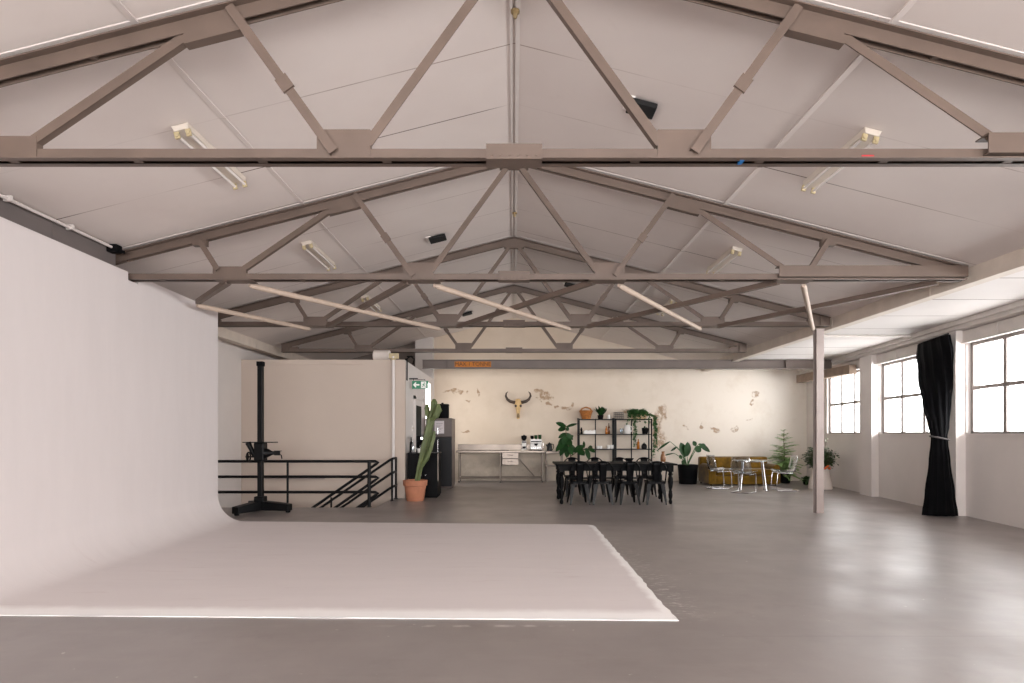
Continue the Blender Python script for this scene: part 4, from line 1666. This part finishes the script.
for k in range(5):
    for y in (-.10, .10):
        x = -.12 + .06 * k
        cr.bar((2.965 + x, 16.72 + y, Z1), (2.965 + x, 16.72 + y, Z1 + .19), .008, .008)
cr.box(2.86, 3.07, 16.63, 16.81, Z1 + .002, Z1 + .012)
tag(cr.build('wire_crate', M['tie']), 'grey wire crate on top of the shelf unit beside the trailing vine', 'crate')

# trailing vine
vn = empty('trailing_vine', (3.52, 16.66, Z1), 'green trailing vine in a tan trough spilling over the shelf', 'plant')
m = MB()
m.prism([(-.20, 0), (.20, 0), (.22, .12), (-.22, .12)], 'y', -.09, .09)
m.build('pot', M['tan'], vn, bevel=.01)
rnd = random.Random(11)
m = MB()
st_ = MB()
def vine_strand(pts, dens, size):
    P = [Vector(p) for p in pts]
    st_.sweep(P, .004, 5)
    for i in range(len(P) - 1):
        L = (P[i + 1] - P[i]).length
        for k in range(max(1, int(L * dens))):
            p = P[i].lerp(P[i + 1], rnd.random())
            a = rnd.uniform(0, 2 * PI)
            d_ = (math.cos(a), math.sin(a) - .5, rnd.uniform(-.8, .4))
            m.leaf(p, d_, size * rnd.uniform(.6, 1.2), size * rnd.uniform(.5, .9), rnd.uniform(.1, .5), nseg=4)
for k in range(44):
    a = rnd.uniform(0, 2 * PI)
    r1 = rnd.uniform(.10, .36)
    ex_ = (math.cos(a) * r1 * 1.05 + .03, math.sin(a) * r1 * .35 - .04, .10 + rnd.uniform(-.05, .16))
    vine_strand([(0.3 * ex_[0], 0, .11), (.6 * ex_[0], .6 * ex_[1], .22 + rnd.uniform(0, .08)), ex_], 60, .085)
for (x0, x1, ln, dn) in ((-.18, -.14, .80, 36), (-.12, -.17, .72, 40), (-.2, -.1, .52, 34), (-.15, -.19, .86, 26), (.40, .38, 1.05, 34), (.43, .45, .95, 34), (.41, .36, 1.15, 30), (.39, .44, .60, 40),
                         (-.32, -.36, .22, 40), (.1, .12, .16, 40), (.25, .23, .2, 40), (0.0, -.03, .14, 40), (.45, .40, .75, 34)):
    P = [(x0 * .7, -.05, .15), (x0, -.22, .08)]
    z = .0
    for q in range(1, 7):
        P.append((x0 + (x1 - x0) * q / 6 + rnd.uniform(-.02, .02), -.22 + rnd.uniform(-.02, .02), .06 - ln * q / 6))
    vine_strand(P, dn * 1.5, .07)
m.build('foliage', M['leaf_vine'], vn, smooth=True, angle=80)
st_.build('stem', M['leaf_mid'], vn)

# items on the second shelf
def simple(name, prof, loc, material, label, cat, group=None, n=16):
    m = MB()
    m.lathe(prof, (0, 0, 0), n)
    o = m.build(name, material, smooth=True)
    o.location = loc
    return tag(o, label, cat, group)
simple('pepper_mill', [(.03, 0), (.034, .02), (.024, .06), (.03, .10), (.034, .13), (.02, .155), (.024, .175), (.0, .185)], (1.90, 16.64, Z2), M['black_matte'],
       'small black mill on the second shelf at the bench end', 'pepper mill')
for k in range(9):
    m = MB()
    h = .085 + .012 * ((k * 7) % 3)
    m.box(-.017, .017, -.06, .06, 0, h)
    o = m.build('small_box', M['white_gloss'], bevel=.003)
    o.location = (1.975 + k * .037, 16.62, Z2)
    tag(o, 'thin white box in the row on the second shelf beside the black mill', 'box', 'white boxes in a row on the second shelf')
bottle('bottle', (2.60, 16.62, Z2), .22, .036, M['amber'], 'short amber bottle on the second shelf', 'bottle', 'bottles on the second shelf', M['black_matte'])
bottle('bottle', (2.68, 16.66, Z2), .30, .036, M['brown_glass'], 'taller brown bottle on the second shelf beside the short amber one', 'bottle', 'bottles on the second shelf', M['black_matte'])
jg = empty('glass_jug', (3.19, 16.64, Z2), 'white jug with a handle on the second shelf under the vine', 'jug')
m = MB()
m.lathe([(.075, 0), (.09, .02), (.10, .10), (.085, .18), (.07, .22), (.08, .26), (.074, .258), (.06, .22), (0, .21)], (0, 0, 0), 20)
m.build('body', M['white_gloss'], jg, smooth=True)
m = MB()
m.sweep([(.075, 0, .22), (.13, 0, .21), (.145, 0, .14), (.12, 0, .07), (.09, 0, .06)], .011, 8)
m.build('handle', M['white_gloss'], jg, smooth=True)
simple('glass_tumbler', [(.035, 0), (.04, .01), (.048, .15), (.044, .15), (.036, .015), (0, .012)], (3.03, 16.62, Z2), M['clear'], 'clear tumbler on the second shelf beside the white jug', 'glass')
small_plant('potted_plant', (3.70, 16.66, Z2), 'small plant in a round black pot on the second shelf', 16, .14, .05, .9, .095, .17, M['leaf_dark'], M['black_matte'], seed=9)
# items on the third shelf
cup_pr = [(.03, 0), (.042, .02), (.045, .085), (.041, .085), (.036, .02), (0, .016)]
for x, lab in ((2.36, 'white cup on the third shelf, next to the middle upright'), (2.44, 'white cup on the third shelf, second from the middle upright'),
               (2.66, 'white mug near the end of the third shelf'), (2.755, 'white mug at the very end of the third shelf')):
    pr = cup_pr if x < 2.5 else [(r * 1.1, z * 1.25) for r, z in cup_pr]
    simple('cup', pr, (x, 16.60, Z3), M['white_gloss'], lab, 'cup', 'white cups on the third shelf')
bottle('bottle', (3.50, 16.62, Z3), .28, .042, M['amber'], 'amber bottle on the third shelf below the vine', 'bottle', None, M['tan'])
dv = empty('dark_jar', (3.67, 16.64, Z3), 'squat dark jar with a lid on the third shelf', 'jar')
m = MB()
m.lathe([(.06, 0), (.075, .02), (.08, .08), (.06, .12), (.05, .125)], (0, 0, 0), 18)
m.build('body', M['dark_fridge'], dv, smooth=True)
m = MB()
m.lathe([(.055, .122), (.05, .14), (.018, .148), (.022, .17), (.0, .178)], (0, 0, 0), 16)
m.build('lid', M['black_matte'], dv, smooth=True)

# ------------------------------------------------------------------ plants
# fiddle leaf fig behind the table
FY = 15.0
fg = empty('fiddle_leaf_fig', (1.47, FY, 0), 'large leaved fig plant standing behind the bench end of the table', 'plant')
m = MB()
m.lathe([(.12, 0), (.13, .01), (.15, .28), (.135, .28), (.13, .25), (0, .25)], (0, 0, 0), 22)
m.build('pot', M['black_matte'], fg, smooth=True)
kf = FY / 590
def fpt(px, py, dy=0.0):
    return Vector(((px - 514) * kf - 1.47, dy, HZ - (py - 433.5) * kf))
m = MB()
m.sweep([(0, 0, .24), (-.01, 0, .6), fpt(570.5, 455), fpt(567, 440), fpt(565.5, 428), fpt(566, 424)], [.018, .016, .014, .012, .009, .005], 8)
m.sweep([fpt(571, 456), fpt(580, 450), fpt(588, 448), fpt(592, 450)], [.01, .009, .007, .004], 8)
m.build('stem', M['bark'], fg, smooth=True)
m = MB()
LV = [((566, 427), (555.5, 421.5), .17), ((566, 429), (558, 429), .20), ((566, 427), (577, 423), .10), ((566, 428), (569, 430), .14),
      ((566, 433), (558, 438), .13), ((566, 433), (573, 440), .16), ((566.5, 436), (562, 444), .20), ((567, 440), (555, 450), .22), ((567, 441), (560, 456), .22),
      ((568, 444), (567, 458), .20), ((567, 440), (574, 434), .14), ((568, 445), (577, 452), .22), ((569, 446), (572, 454), .18), ((566, 438), (558, 444), .2),
      ((574, 452), (584, 445), .22), ((578, 450), (584, 455), .22), ((584, 448), (583, 440), .09), ((586, 448), (589, 459), .16), ((588, 448), (595, 452), .15), ((588, 448), (592, 446), .13),
      ((566.5, 437), (566, 432), .16), ((568, 443), (563, 450), .2), ((567, 439), (571, 446), .2), ((580, 450), (577, 446), .16)]
rnd = random.Random(5)
for (a, b_, wd) in LV:
    p = fpt(*a)
    q = fpt(*b_, rnd.uniform(-.18, .12))
    d_ = q - p
    m.leaf(p, d_, d_.length * 1.0, wd * .78, rnd.uniform(0, .12), up=(rnd.uniform(-.3, .3), -1, .45), fold=.2)
m.build('foliage', M['leaf_dark'], fg, smooth=True, angle=80)

# large leaved plant beside the sofa
PY = 15.95
st_p = empty('bird_of_paradise_plant', (4.70, PY, 0), 'broad leaved plant in a big black tub beside the sofa', 'plant')
m = MB()
m.lathe([(.22, 0), (.232, .012), (.268, .50), (.275, .52), (.255, .52), (.245, .46), (0, .46)], (0, 0, 0), 32)
m.build('pot', M['black_matte'], st_p, smooth=True)
m = MB()
m.lathe([(.24, .455), (.2, .475), (.05, .48)], (0, 0, 0), 20)
m.build('soil', M['soil'], st_p, smooth=True)
kp = PY / 590
def ppt(px, py, dy=0.0):
    return Vector(((px - 514) * kp - 4.70, dy, HZ - (py - 433.5) * kp))
stems = MB()
fo = MB()
base = ppt(687, 466)
def big_leaf(p0, mid, p1, tip, wd, droop=.05, dy=0.0, up=None):
    a, b_, c_, e_ = Vector((p0[0], 0, .46)), ppt(*mid, dy * .5), ppt(*p1, dy), ppt(*tip, dy)
    stems.sweep(bez(a, b_, c_, 8), [.016, .015, .014, .012, .011, .010, .009, .008, .007], 8)
    d_ = e_ - c_
    fo.leaf(c_, d_, d_.length, wd, droop, up=up or (rnd.uniform(-.4, .4), -1, .2), fold=.18, nseg=8)
bx = ppt(687, 466).x
big_leaf((bx, 0), (686, 462), (685, 457), (680.5, 441.5), .25)
big_leaf((bx + .02, 0), (688, 462), (687, 456), (687.5, 441), .22)
big_leaf((bx, 0), (689, 460), (694, 447), (700, 451), .19, .05, -.1)
big_leaf((bx, 0), (690, 458), (696, 446), (693, 441), .12, 0, .0)
big_leaf((bx, 0), (692, 452), (700, 444), (711.5, 451), .14, .1, .1)
big_leaf((bx, 0), (694, 450), (700, 444.5), (705, 448), .16, .0, -.05)
big_leaf((bx, 0), (684, 452), (669, 441.5), (656, 449), .06, .1, -.1)
big_leaf((bx, 0), (684, 454), (678, 447), (671.5, 451), .06, .05, .1)
big_leaf((bx, 0), (683, 458), (672, 453), (659, 455), .04, .1, -.2)
big_leaf((bx, 0), (684, 460), (681, 456), (678, 457.5), .12, .05, -.1)
big_leaf((bx, 0), (686, 463), (684, 460), (681, 464), .12, .05, -.1)
stems.build('stem', M['leaf_mid'], st_p, smooth=True)
fo.build('foliage', M['leaf_dark'], st_p, smooth=True, angle=80)

# small feathery conifer
FX, FYy = 7.44, 16.25
cn = empty('potted_conifer', (FX, FYy, 0), 'feathery young conifer in a black pot beside the sofa end', 'plant')
m = MB()
m.lathe([(.14, 0), (.145, .01), (.175, .31), (.18, .33), (.165, .33), (.16, .30), (0, .30)], (0, 0, 0), 24)
m.build('pot', M['black_matte'], cn, smooth=True)
m = MB()
m.sweep([(0, 0, .28), (.01, 0, .8), (-.01, 0, 1.15), (0, 0, 1.45)], [.014, .011, .008, .003], 8)
tk = m
fo = MB()
rnd = random.Random(21)
def spray(p, d_, L):
    p, d_ = Vector(p), Vector(d_).normalized()
    s_ = d_.cross(Vector((0, 0, 1))).normalized()
    nn = int(L / .022)
    for i in range(nn):
        t = i / nn
        q = p + d_ * L * t - Vector((0, 0, 1)) * (.18 * L * t * t)
        ll = (.15 if L > .25 else .10) * (1 - t * .65)
        for s in (-1, 1):
            fo.leaf(q, d_ * .7 + s_ * s + Vector((0, 0, rnd.uniform(-.25, .25))), ll, .034, .25, nseg=2)
    tk.sweep([p, p + d_ * L * .5 - Vector((0, 0, .045 * L)), p + d_ * L * .95 - Vector((0, 0, .17 * L))], [.004, .003, .001], 5)
for (z, L, nb, el) in ((.36, .42, 14, -.25), (.44, .46, 14, -.1), (.54, .46, 13, .0), (.64, .42, 12, .15), (.72, .36, 10, .25), (.84, .36, 9, .3), (.95, .36, 7, .35), (1.12, .27, 6, .45), (1.26, .19, 5, .6), (1.36, .12, 4, .8)):
    a0 = rnd.uniform(0, 2 * PI)
    for k in range(nb):
        a = a0 + 2 * PI * k / nb + rnd.uniform(-.2, .2)
        spray((0, 0, z + rnd.uniform(-.07, .07)), (math.cos(a), math.sin(a), el), L * rnd.uniform(.8, 1.15))
tk.build('trunk', M['bark'], cn, smooth=True)
fo.build('foliage', M['leaf_light'], cn)
small_plant('potted_fern', (7.78, 15.70, 0), 'low fern on the floor between the conifer and the white planter', 70, .30, .06, .9, .09, .12, M['leaf_mid'], M['black_matte'], seed=14, droop=.5)

# leafy shrub in the white planter behind the column
pl = empty('planter_shrub', (7.55, 14.55, 0), 'bushy shrub with orange blooms in a tall white planter', 'plant')
m = MB()
m.lathe([(.27, 0), (.275, .015), (.255, .16), (.215, .34), (.195, .46), (.20, .50), (.185, .50), (.18, .45), (0, .45)], (0, 0, 0), 30)
m.build('planter', M['planter_white'], pl, smooth=True)
fo, br, wf, of = MB(), MB(), MB(), MB()
rnd = random.Random(33)
for k in range(110):
    a = rnd.uniform(0, 2 * PI)
    e_ = math.asin(rnd.uniform(-.75, 1))
    r0 = rnd.uniform(.55, 1.0)
    p2 = Vector((math.cos(a) * math.cos(e_) * .42 * r0, math.sin(a) * math.cos(e_) * .40 * r0, .76 + .32 * math.sin(e_) * r0))
    pts = bez(Vector((0, 0, .46)), (p2.x * .4, p2.y * .4, p2.z * .95), p2, 6)
    br.sweep(pts, [.006, .005, .005, .004, .004, .003, .002], 5)
    for q in range(16):
        p = Vector(pts[rnd.randint(3, 6)]) + Vector((rnd.uniform(-.06, .06), rnd.uniform(-.06, .06), rnd.uniform(-.06, .06)))
        b2 = rnd.uniform(0, 2 * PI)
        fo.leaf(p, (math.cos(b2), math.sin(b2), rnd.uniform(-.4, .6)), rnd.uniform(.06, .10), rnd.uniform(.035, .06), .3, nseg=3)
for k in range(4):
    c0 = (-.10 + .03 * k, -.41 - .01 * k, .52 + .03 * (k % 3))
    of.lathe([(.008, -.025), (.028, -.01), (.03, .008), (.012, .025)], c0, 10)
for k in range(14):
    a = rnd.uniform(0, 2 * PI)
    p2 = Vector((.05 + .12 * math.cos(a), .12 * math.sin(a), 1.02 + rnd.uniform(0, .22)))
    br.sweep([(p2.x * .5, p2.y * .5, .8), p2], [.003, .002], 5)
    for q in range(7):
        b2 = rnd.uniform(0, 2 * PI)
        wf.leaf(p2, (math.cos(b2), math.sin(b2), rnd.uniform(-.3, .8)), .05, .03, .2, nseg=3)
fo.build('foliage', M['leaf_grey'], pl)
br.build('stem', M['bark'], pl)
of.build('blossom', M['orange_bloom'], pl, smooth=True)
wf.build('blossom', M['white_bloom'], pl)

# ------------------------------------------------------------------ sofa
so = empty('sofa', (5.99, 15.80, 0), 'mustard yellow velvet sofa against the back wall', 'sofa')
V = M['velvet']
m = MB()
m.box(-.91, .91, -.46, .46, .03, .26)
m.build('base', V, so, bevel=.03, seg=3)
m = MB()
m.box(-.92, .92, .26, .49, .10, .73)
m.build('backrest', V, so, bevel=.05, seg=4)
for s in (-1, 1):
    m = MB()
    a0, a1 = min(s * .74, s * .93), max(s * .74, s * .93)
    m.box(a0, a1, -.48, .40, .06, .49)
    m.sweep([(s * .84, -.49, .47), (s * .84, .40, .47)], .085, 16)
    m.build('armrest', V, so, bevel=.02, seg=3, smooth=True)
for k in range(2):
    x0 = -.735 + .735 * k
    m = MB()
    m.box(x0 + .004, x0 + .731, -.47, .28, .26, .43)
    m.build('seat_cushion', V, so, bevel=.045, seg=4, smooth=True)
    m = MB()
    M_ = Matrix.Translation((x0 + .3675, .20, .56)) @ Matrix.Rotation(math.radians(-10), 4, 'X')
    m.box(-.36, .36, -.09, .09, -.15, .155, M_)
    m.build('back_cushion', V, so, bevel=.05, seg=4, smooth=True)
for sx_ in (-.85, .85):
    for sy_ in (-.40, .40):
        m = MB()
        m.lathe([(.022, 0), (.03, .035)], (sx_, sy_, 0), 10)
        m.build('foot', M['black_wood'], so, smooth=True)

# ------------------------------------------------------------------ glass table and clear chairs
gt = empty('glass_table', (5.72, 14.15, 0), 'round clear glass table on slim chrome legs before the sofa', 'table')
m = MB()
m.lathe([(.455, .708), (.462, .712), (.462, .718), (.455, .722)], (0, 0, 0), 48)
m.build('table_top', M['clear_top'], gt, smooth=True)
m = MB()
ring = [(.30 * math.cos(2 * PI * k / 28), .30 * math.sin(2 * PI * k / 28), .695) for k in range(28)]
m.sweep(ring, .010, 8, closed=True)
m.build('support_ring', M['chrome'], gt, smooth=True)
for k in range(4):
    a = math.radians(28 + 90 * k)
    ca, sa2 = math.cos(a), math.sin(a)
    m = MB()
    m.sweep([(.30 * ca, .30 * sa2, .70), (.40 * ca, .40 * sa2, .012)], .015, 12)
    lg = m.build('leg', M['chrome'], gt, smooth=True)
    m = MB()
    m.lathe([(.02, 0), (.02, .012)], (.40 * ca, .40 * sa2, 0), 10)
    m.build('foot', M['black_matte'], lg)

def make_clear_chair(label):
    """cantilever chair facing +y with a bent clear shell"""
    t = empty('clear_chair', (0, 0, 0), label, 'chair', 'clear acrylic chairs around the glass table')
    prof = [(.235, .455), (.225, .468), (.15, .462), (.0, .442), (-.13, .436), (-.19, .452), (-.225, .50), (-.245, .58), (-.265, .70), (-.285, .83)]
    m = MB()
    vs, fs = [], []
    W = 9
    for i, (y, z) in enumerate(prof):
        q = i / (len(prof) - 1)
        for k in range(W):
            s = -1 + 2 * k / (W - 1)
            hw_ = .235 - (.03 * max(0, (q - .8) / .2)) 
            lift = .035 * abs(s) ** 3 if z < .5 else 0
            fwd = .05 * abs(s) ** 2.5 if z >= .5 else 0
            vs.append((s * hw_, y + fwd, z + lift))
    for i in range(len(prof) - 1):
        for k in range(W - 1):
            a = i * W + k
            fs.append((a, a + 1, a + W + 1, a + W))
    m.add(vs, fs)
    o = m.build('shell', M['clear'], t, smooth=True, angle=80)
    sm_ = o.modifiers.new('thick', 'SOLIDIFY')
    sm_.thickness = .009
    m = MB()
    for s in (-1, 1):
        x = s * .20
        m.sweep([(x, -.27, .013), (x, .20, .013), (x, .23, .03), (x, .235, .08), (x, .215, .40), (x, .20, .428), (x, .16, .435), (x * .9, -.14, .420)], .0125, 10)
    m.sweep([(-.20, -.27, .013), (.20, -.27, .013)], .0125, 10)
    m.sweep([(-.19, .05, .427), (.19, .05, .427)], .010, 8)
    m.build('frame', M['chrome'], t, smooth=True)
    return t
cc = make_clear_chair('clear acrylic chair seen side-on, before the sofa end by the tub plant')
cc.location = (5.08, 14.62, 0)
cc.rotation_euler = (0, 0, math.radians(-82))
c2 = copy_tree(cc)
c2['label'] = 'clear acrylic chair with its back to the viewer, in front of the glass table'
c2.location = (5.30, 13.60, 0)
c2.rotation_euler = (0, 0, math.radians(-40))
c3 = copy_tree(cc)
c3['label'] = 'clear acrylic chair before the potted conifer, facing the glass table'
c3.location = (6.42, 14.02, 0)
c3.rotation_euler = (0, 0, math.radians(84))

# ------------------------------------------------------------------ curtain
cu = empty('black_curtain', (7.1, 9.95, 0), 'tall black curtain tied back beside the window', 'curtain')
NP, NR = 96, 30
vs, fs = [], []
def lerp(a, b_, t):
    return a + (b_ - a) * t
keys = [(0.015, (7.00, 9.70), .262, .115, 172, 1.0), (.35, (7.005, 9.71), .215, .11, 170, .9), (.9, (7.03, 9.75), .15, .10, 166, .8), (1.25, (7.05, 9.78), .115, .085, 160, .5),
        (1.32, (7.055, 9.79), .112, .08, 158, .4), (1.45, (7.07, 9.82), .14, .085, 152, .7), (1.9, (7.13, 9.95), .20, .08, 132, 1.0), (2.5, (7.23, 10.14), .34, .07, 98, 1.1), (2.99, (7.29, 10.27), .58, .062, 77, 1.1)]
def key(z):
    for i in range(len(keys) - 1):
        if z <= keys[i + 1][0]:
            a, b_ = keys[i], keys[i + 1]
            t = (z - a[0]) / (b_[0] - a[0])
            t = max(0, min(1, t))
            t = t * t * (3 - 2 * t)
            return ((lerp(a[1][0], b_[1][0], t), lerp(a[1][1], b_[1][1], t)), lerp(a[2], b_[2], t), lerp(a[3], b_[3], t), lerp(a[4], b_[4], t), lerp(a[5], b_[5], t))
    k = keys[-1]
    return k[1], k[2], k[3], k[4], k[5]
zs = [.015 + (2.99 - .015) * i / (NR - 1) for i in range(NR)] + [1.25, 1.285, 1.32]
zs = sorted(set(zs))
for z in zs:
    (cx, cy), hw_, hd, ang, amp = key(z)
    ca, sa2 = math.cos(math.radians(ang)), math.sin(math.radians(ang))
    for k in range(NP):
        a = 2 * PI * k / NP
        pl_ = 1 + amp * .16 * math.cos(11 * a + .7 * math.sin(z * 2)) + amp * .06 * math.cos(23 * a + z)
        u, v2 = hw_ * math.cos(a) * (1 + .04 * math.cos(9 * a)), hd * math.sin(a) * pl_
        vs.append((cx - 7.1 + u * ca - v2 * sa2, cy - 9.95 + u * sa2 + v2 * ca, z))
n = NP
for i in range(len(zs) - 1):
    for k in range(n):
        fs.append((i * n + k, i * n + (k + 1) % n, (i + 1) * n + (k + 1) % n, (i + 1) * n + k))
fs += [tuple(range(n - 1, -1, -1)), tuple((len(zs) - 1) * n + k for k in range(n))]
MB().add(vs, fs).build('cloth', M['curtain'], cu, smooth=True, angle=70)
m = MB()
(cx, cy), hw_, hd, ang, amp = key(1.285)
ca, sa2 = math.cos(math.radians(ang)), math.sin(math.radians(ang))
ring = []
for k in range(32):
    a = 2 * PI * k / 32
    u, v2 = (hw_ + .012) * math.cos(a), (hd * 1.06 + .012) * math.sin(a)
    ring.append((cx - 7.1 + u * ca - v2 * sa2, cy - 9.95 + u * sa2 + v2 * ca, 1.285 + .03 * math.cos(a)))
m.sweep(ring, .014, 8, closed=True)
m.build('tieback', M['tie'], cu, smooth=True)
m = MB()
m.sweep([(7.14 - 7.1, 9.70 - 9.95, 3.0), (7.43 - 7.1, 10.80 - 9.95, 3.0)], .014, 10)
m.build('curtain_rod', M['black_metal'], cu, smooth=True)

# ------------------------------------------------------------------ light
world = bpy.data.worlds.new('overcast_sky')
sc.world = world
world.use_nodes = True
bg = world.node_tree.nodes['Background']
bg.inputs['Color'].default_value = (1.0, 0.985, 0.985, 1)
wn_ = NT(world.node_tree)
gen = world.node_tree.nodes.new('ShaderNodeTexCoord').outputs['Generated']
gx, gy, gz = wn_.xyz(gen)
wn_.link(wn_.remap(gy, -.8, .1, 13.0, 7.5), bg.inputs['Strength'])   # sky made brighter behind the viewer, added to fill the interior

def portal(name, loc, rot, sx_, sy_):
    L = bpy.data.lights.new(name, 'AREA')
    L.shape = 'RECTANGLE'
    L.size, L.size_y = sx_, sy_
    L.cycles.is_portal = True
    o = bpy.data.objects.new(name, L)
    C.objects.link(o)
    o.location = loc
    o.rotation_euler = rot
    o['kind'] = 'helper'
    return o
tilt = math.atan(.135)
for (a, b_) in WIN:
    yc = (a + b_) / 2
    # area lights shine along local -z: turn that to face into the room
    portal('daylight_portal', (wx(yc) + .16, yc, (SILL + HEAD) / 2), (PI / 2, 0, PI / 2 - tilt), b_ - a, HEAD - SILL)
for (x0, x1) in ((-4.6, -1.4), (-1.0, 2.2), (2.6, 5.8)):
    portal('daylight_portal', ((x0 + x1) / 2, YF - .1, 1.9), (PI / 2, 0, 0), x1 - x0, 2.2)

# ------------------------------------------------------------------ camera
cam = bpy.data.cameras.new('camera')
cam.sensor_fit = 'HORIZONTAL'
cam.sensor_width = 36.0
cam.lens = 590.0 / 1024.0 * 36.0
cam.shift_x = (512 - 514) / 1024.0
cam.shift_y = (433.5 - 341.5) / 1024.0
cam.clip_start = 0.05
co = bpy.data.objects.new('camera', cam)
C.objects.link(co)
co.location = (0, 0, HZ)
co.rotation_euler = (PI / 2, 0, 0)
sc.camera = co

sc.cycles.use_denoising = True
sc.cycles.max_bounces = 10
sc.cycles.diffuse_bounces = 6
sc.cycles.glossy_bounces = 4
sc.cycles.transparent_max_bounces = 16
sc.cycles.sample_clamp_indirect = 10
sc.cycles.caustics_reflective = False
sc.cycles.caustics_refractive = False
sc.view_settings.view_transform = 'Standard'
sc.view_settings.look = 'None'
sc.view_settings.gamma = 1.0
sc.view_settings.use_curve_mapping = False
sc.view_settings.exposure = 0.68
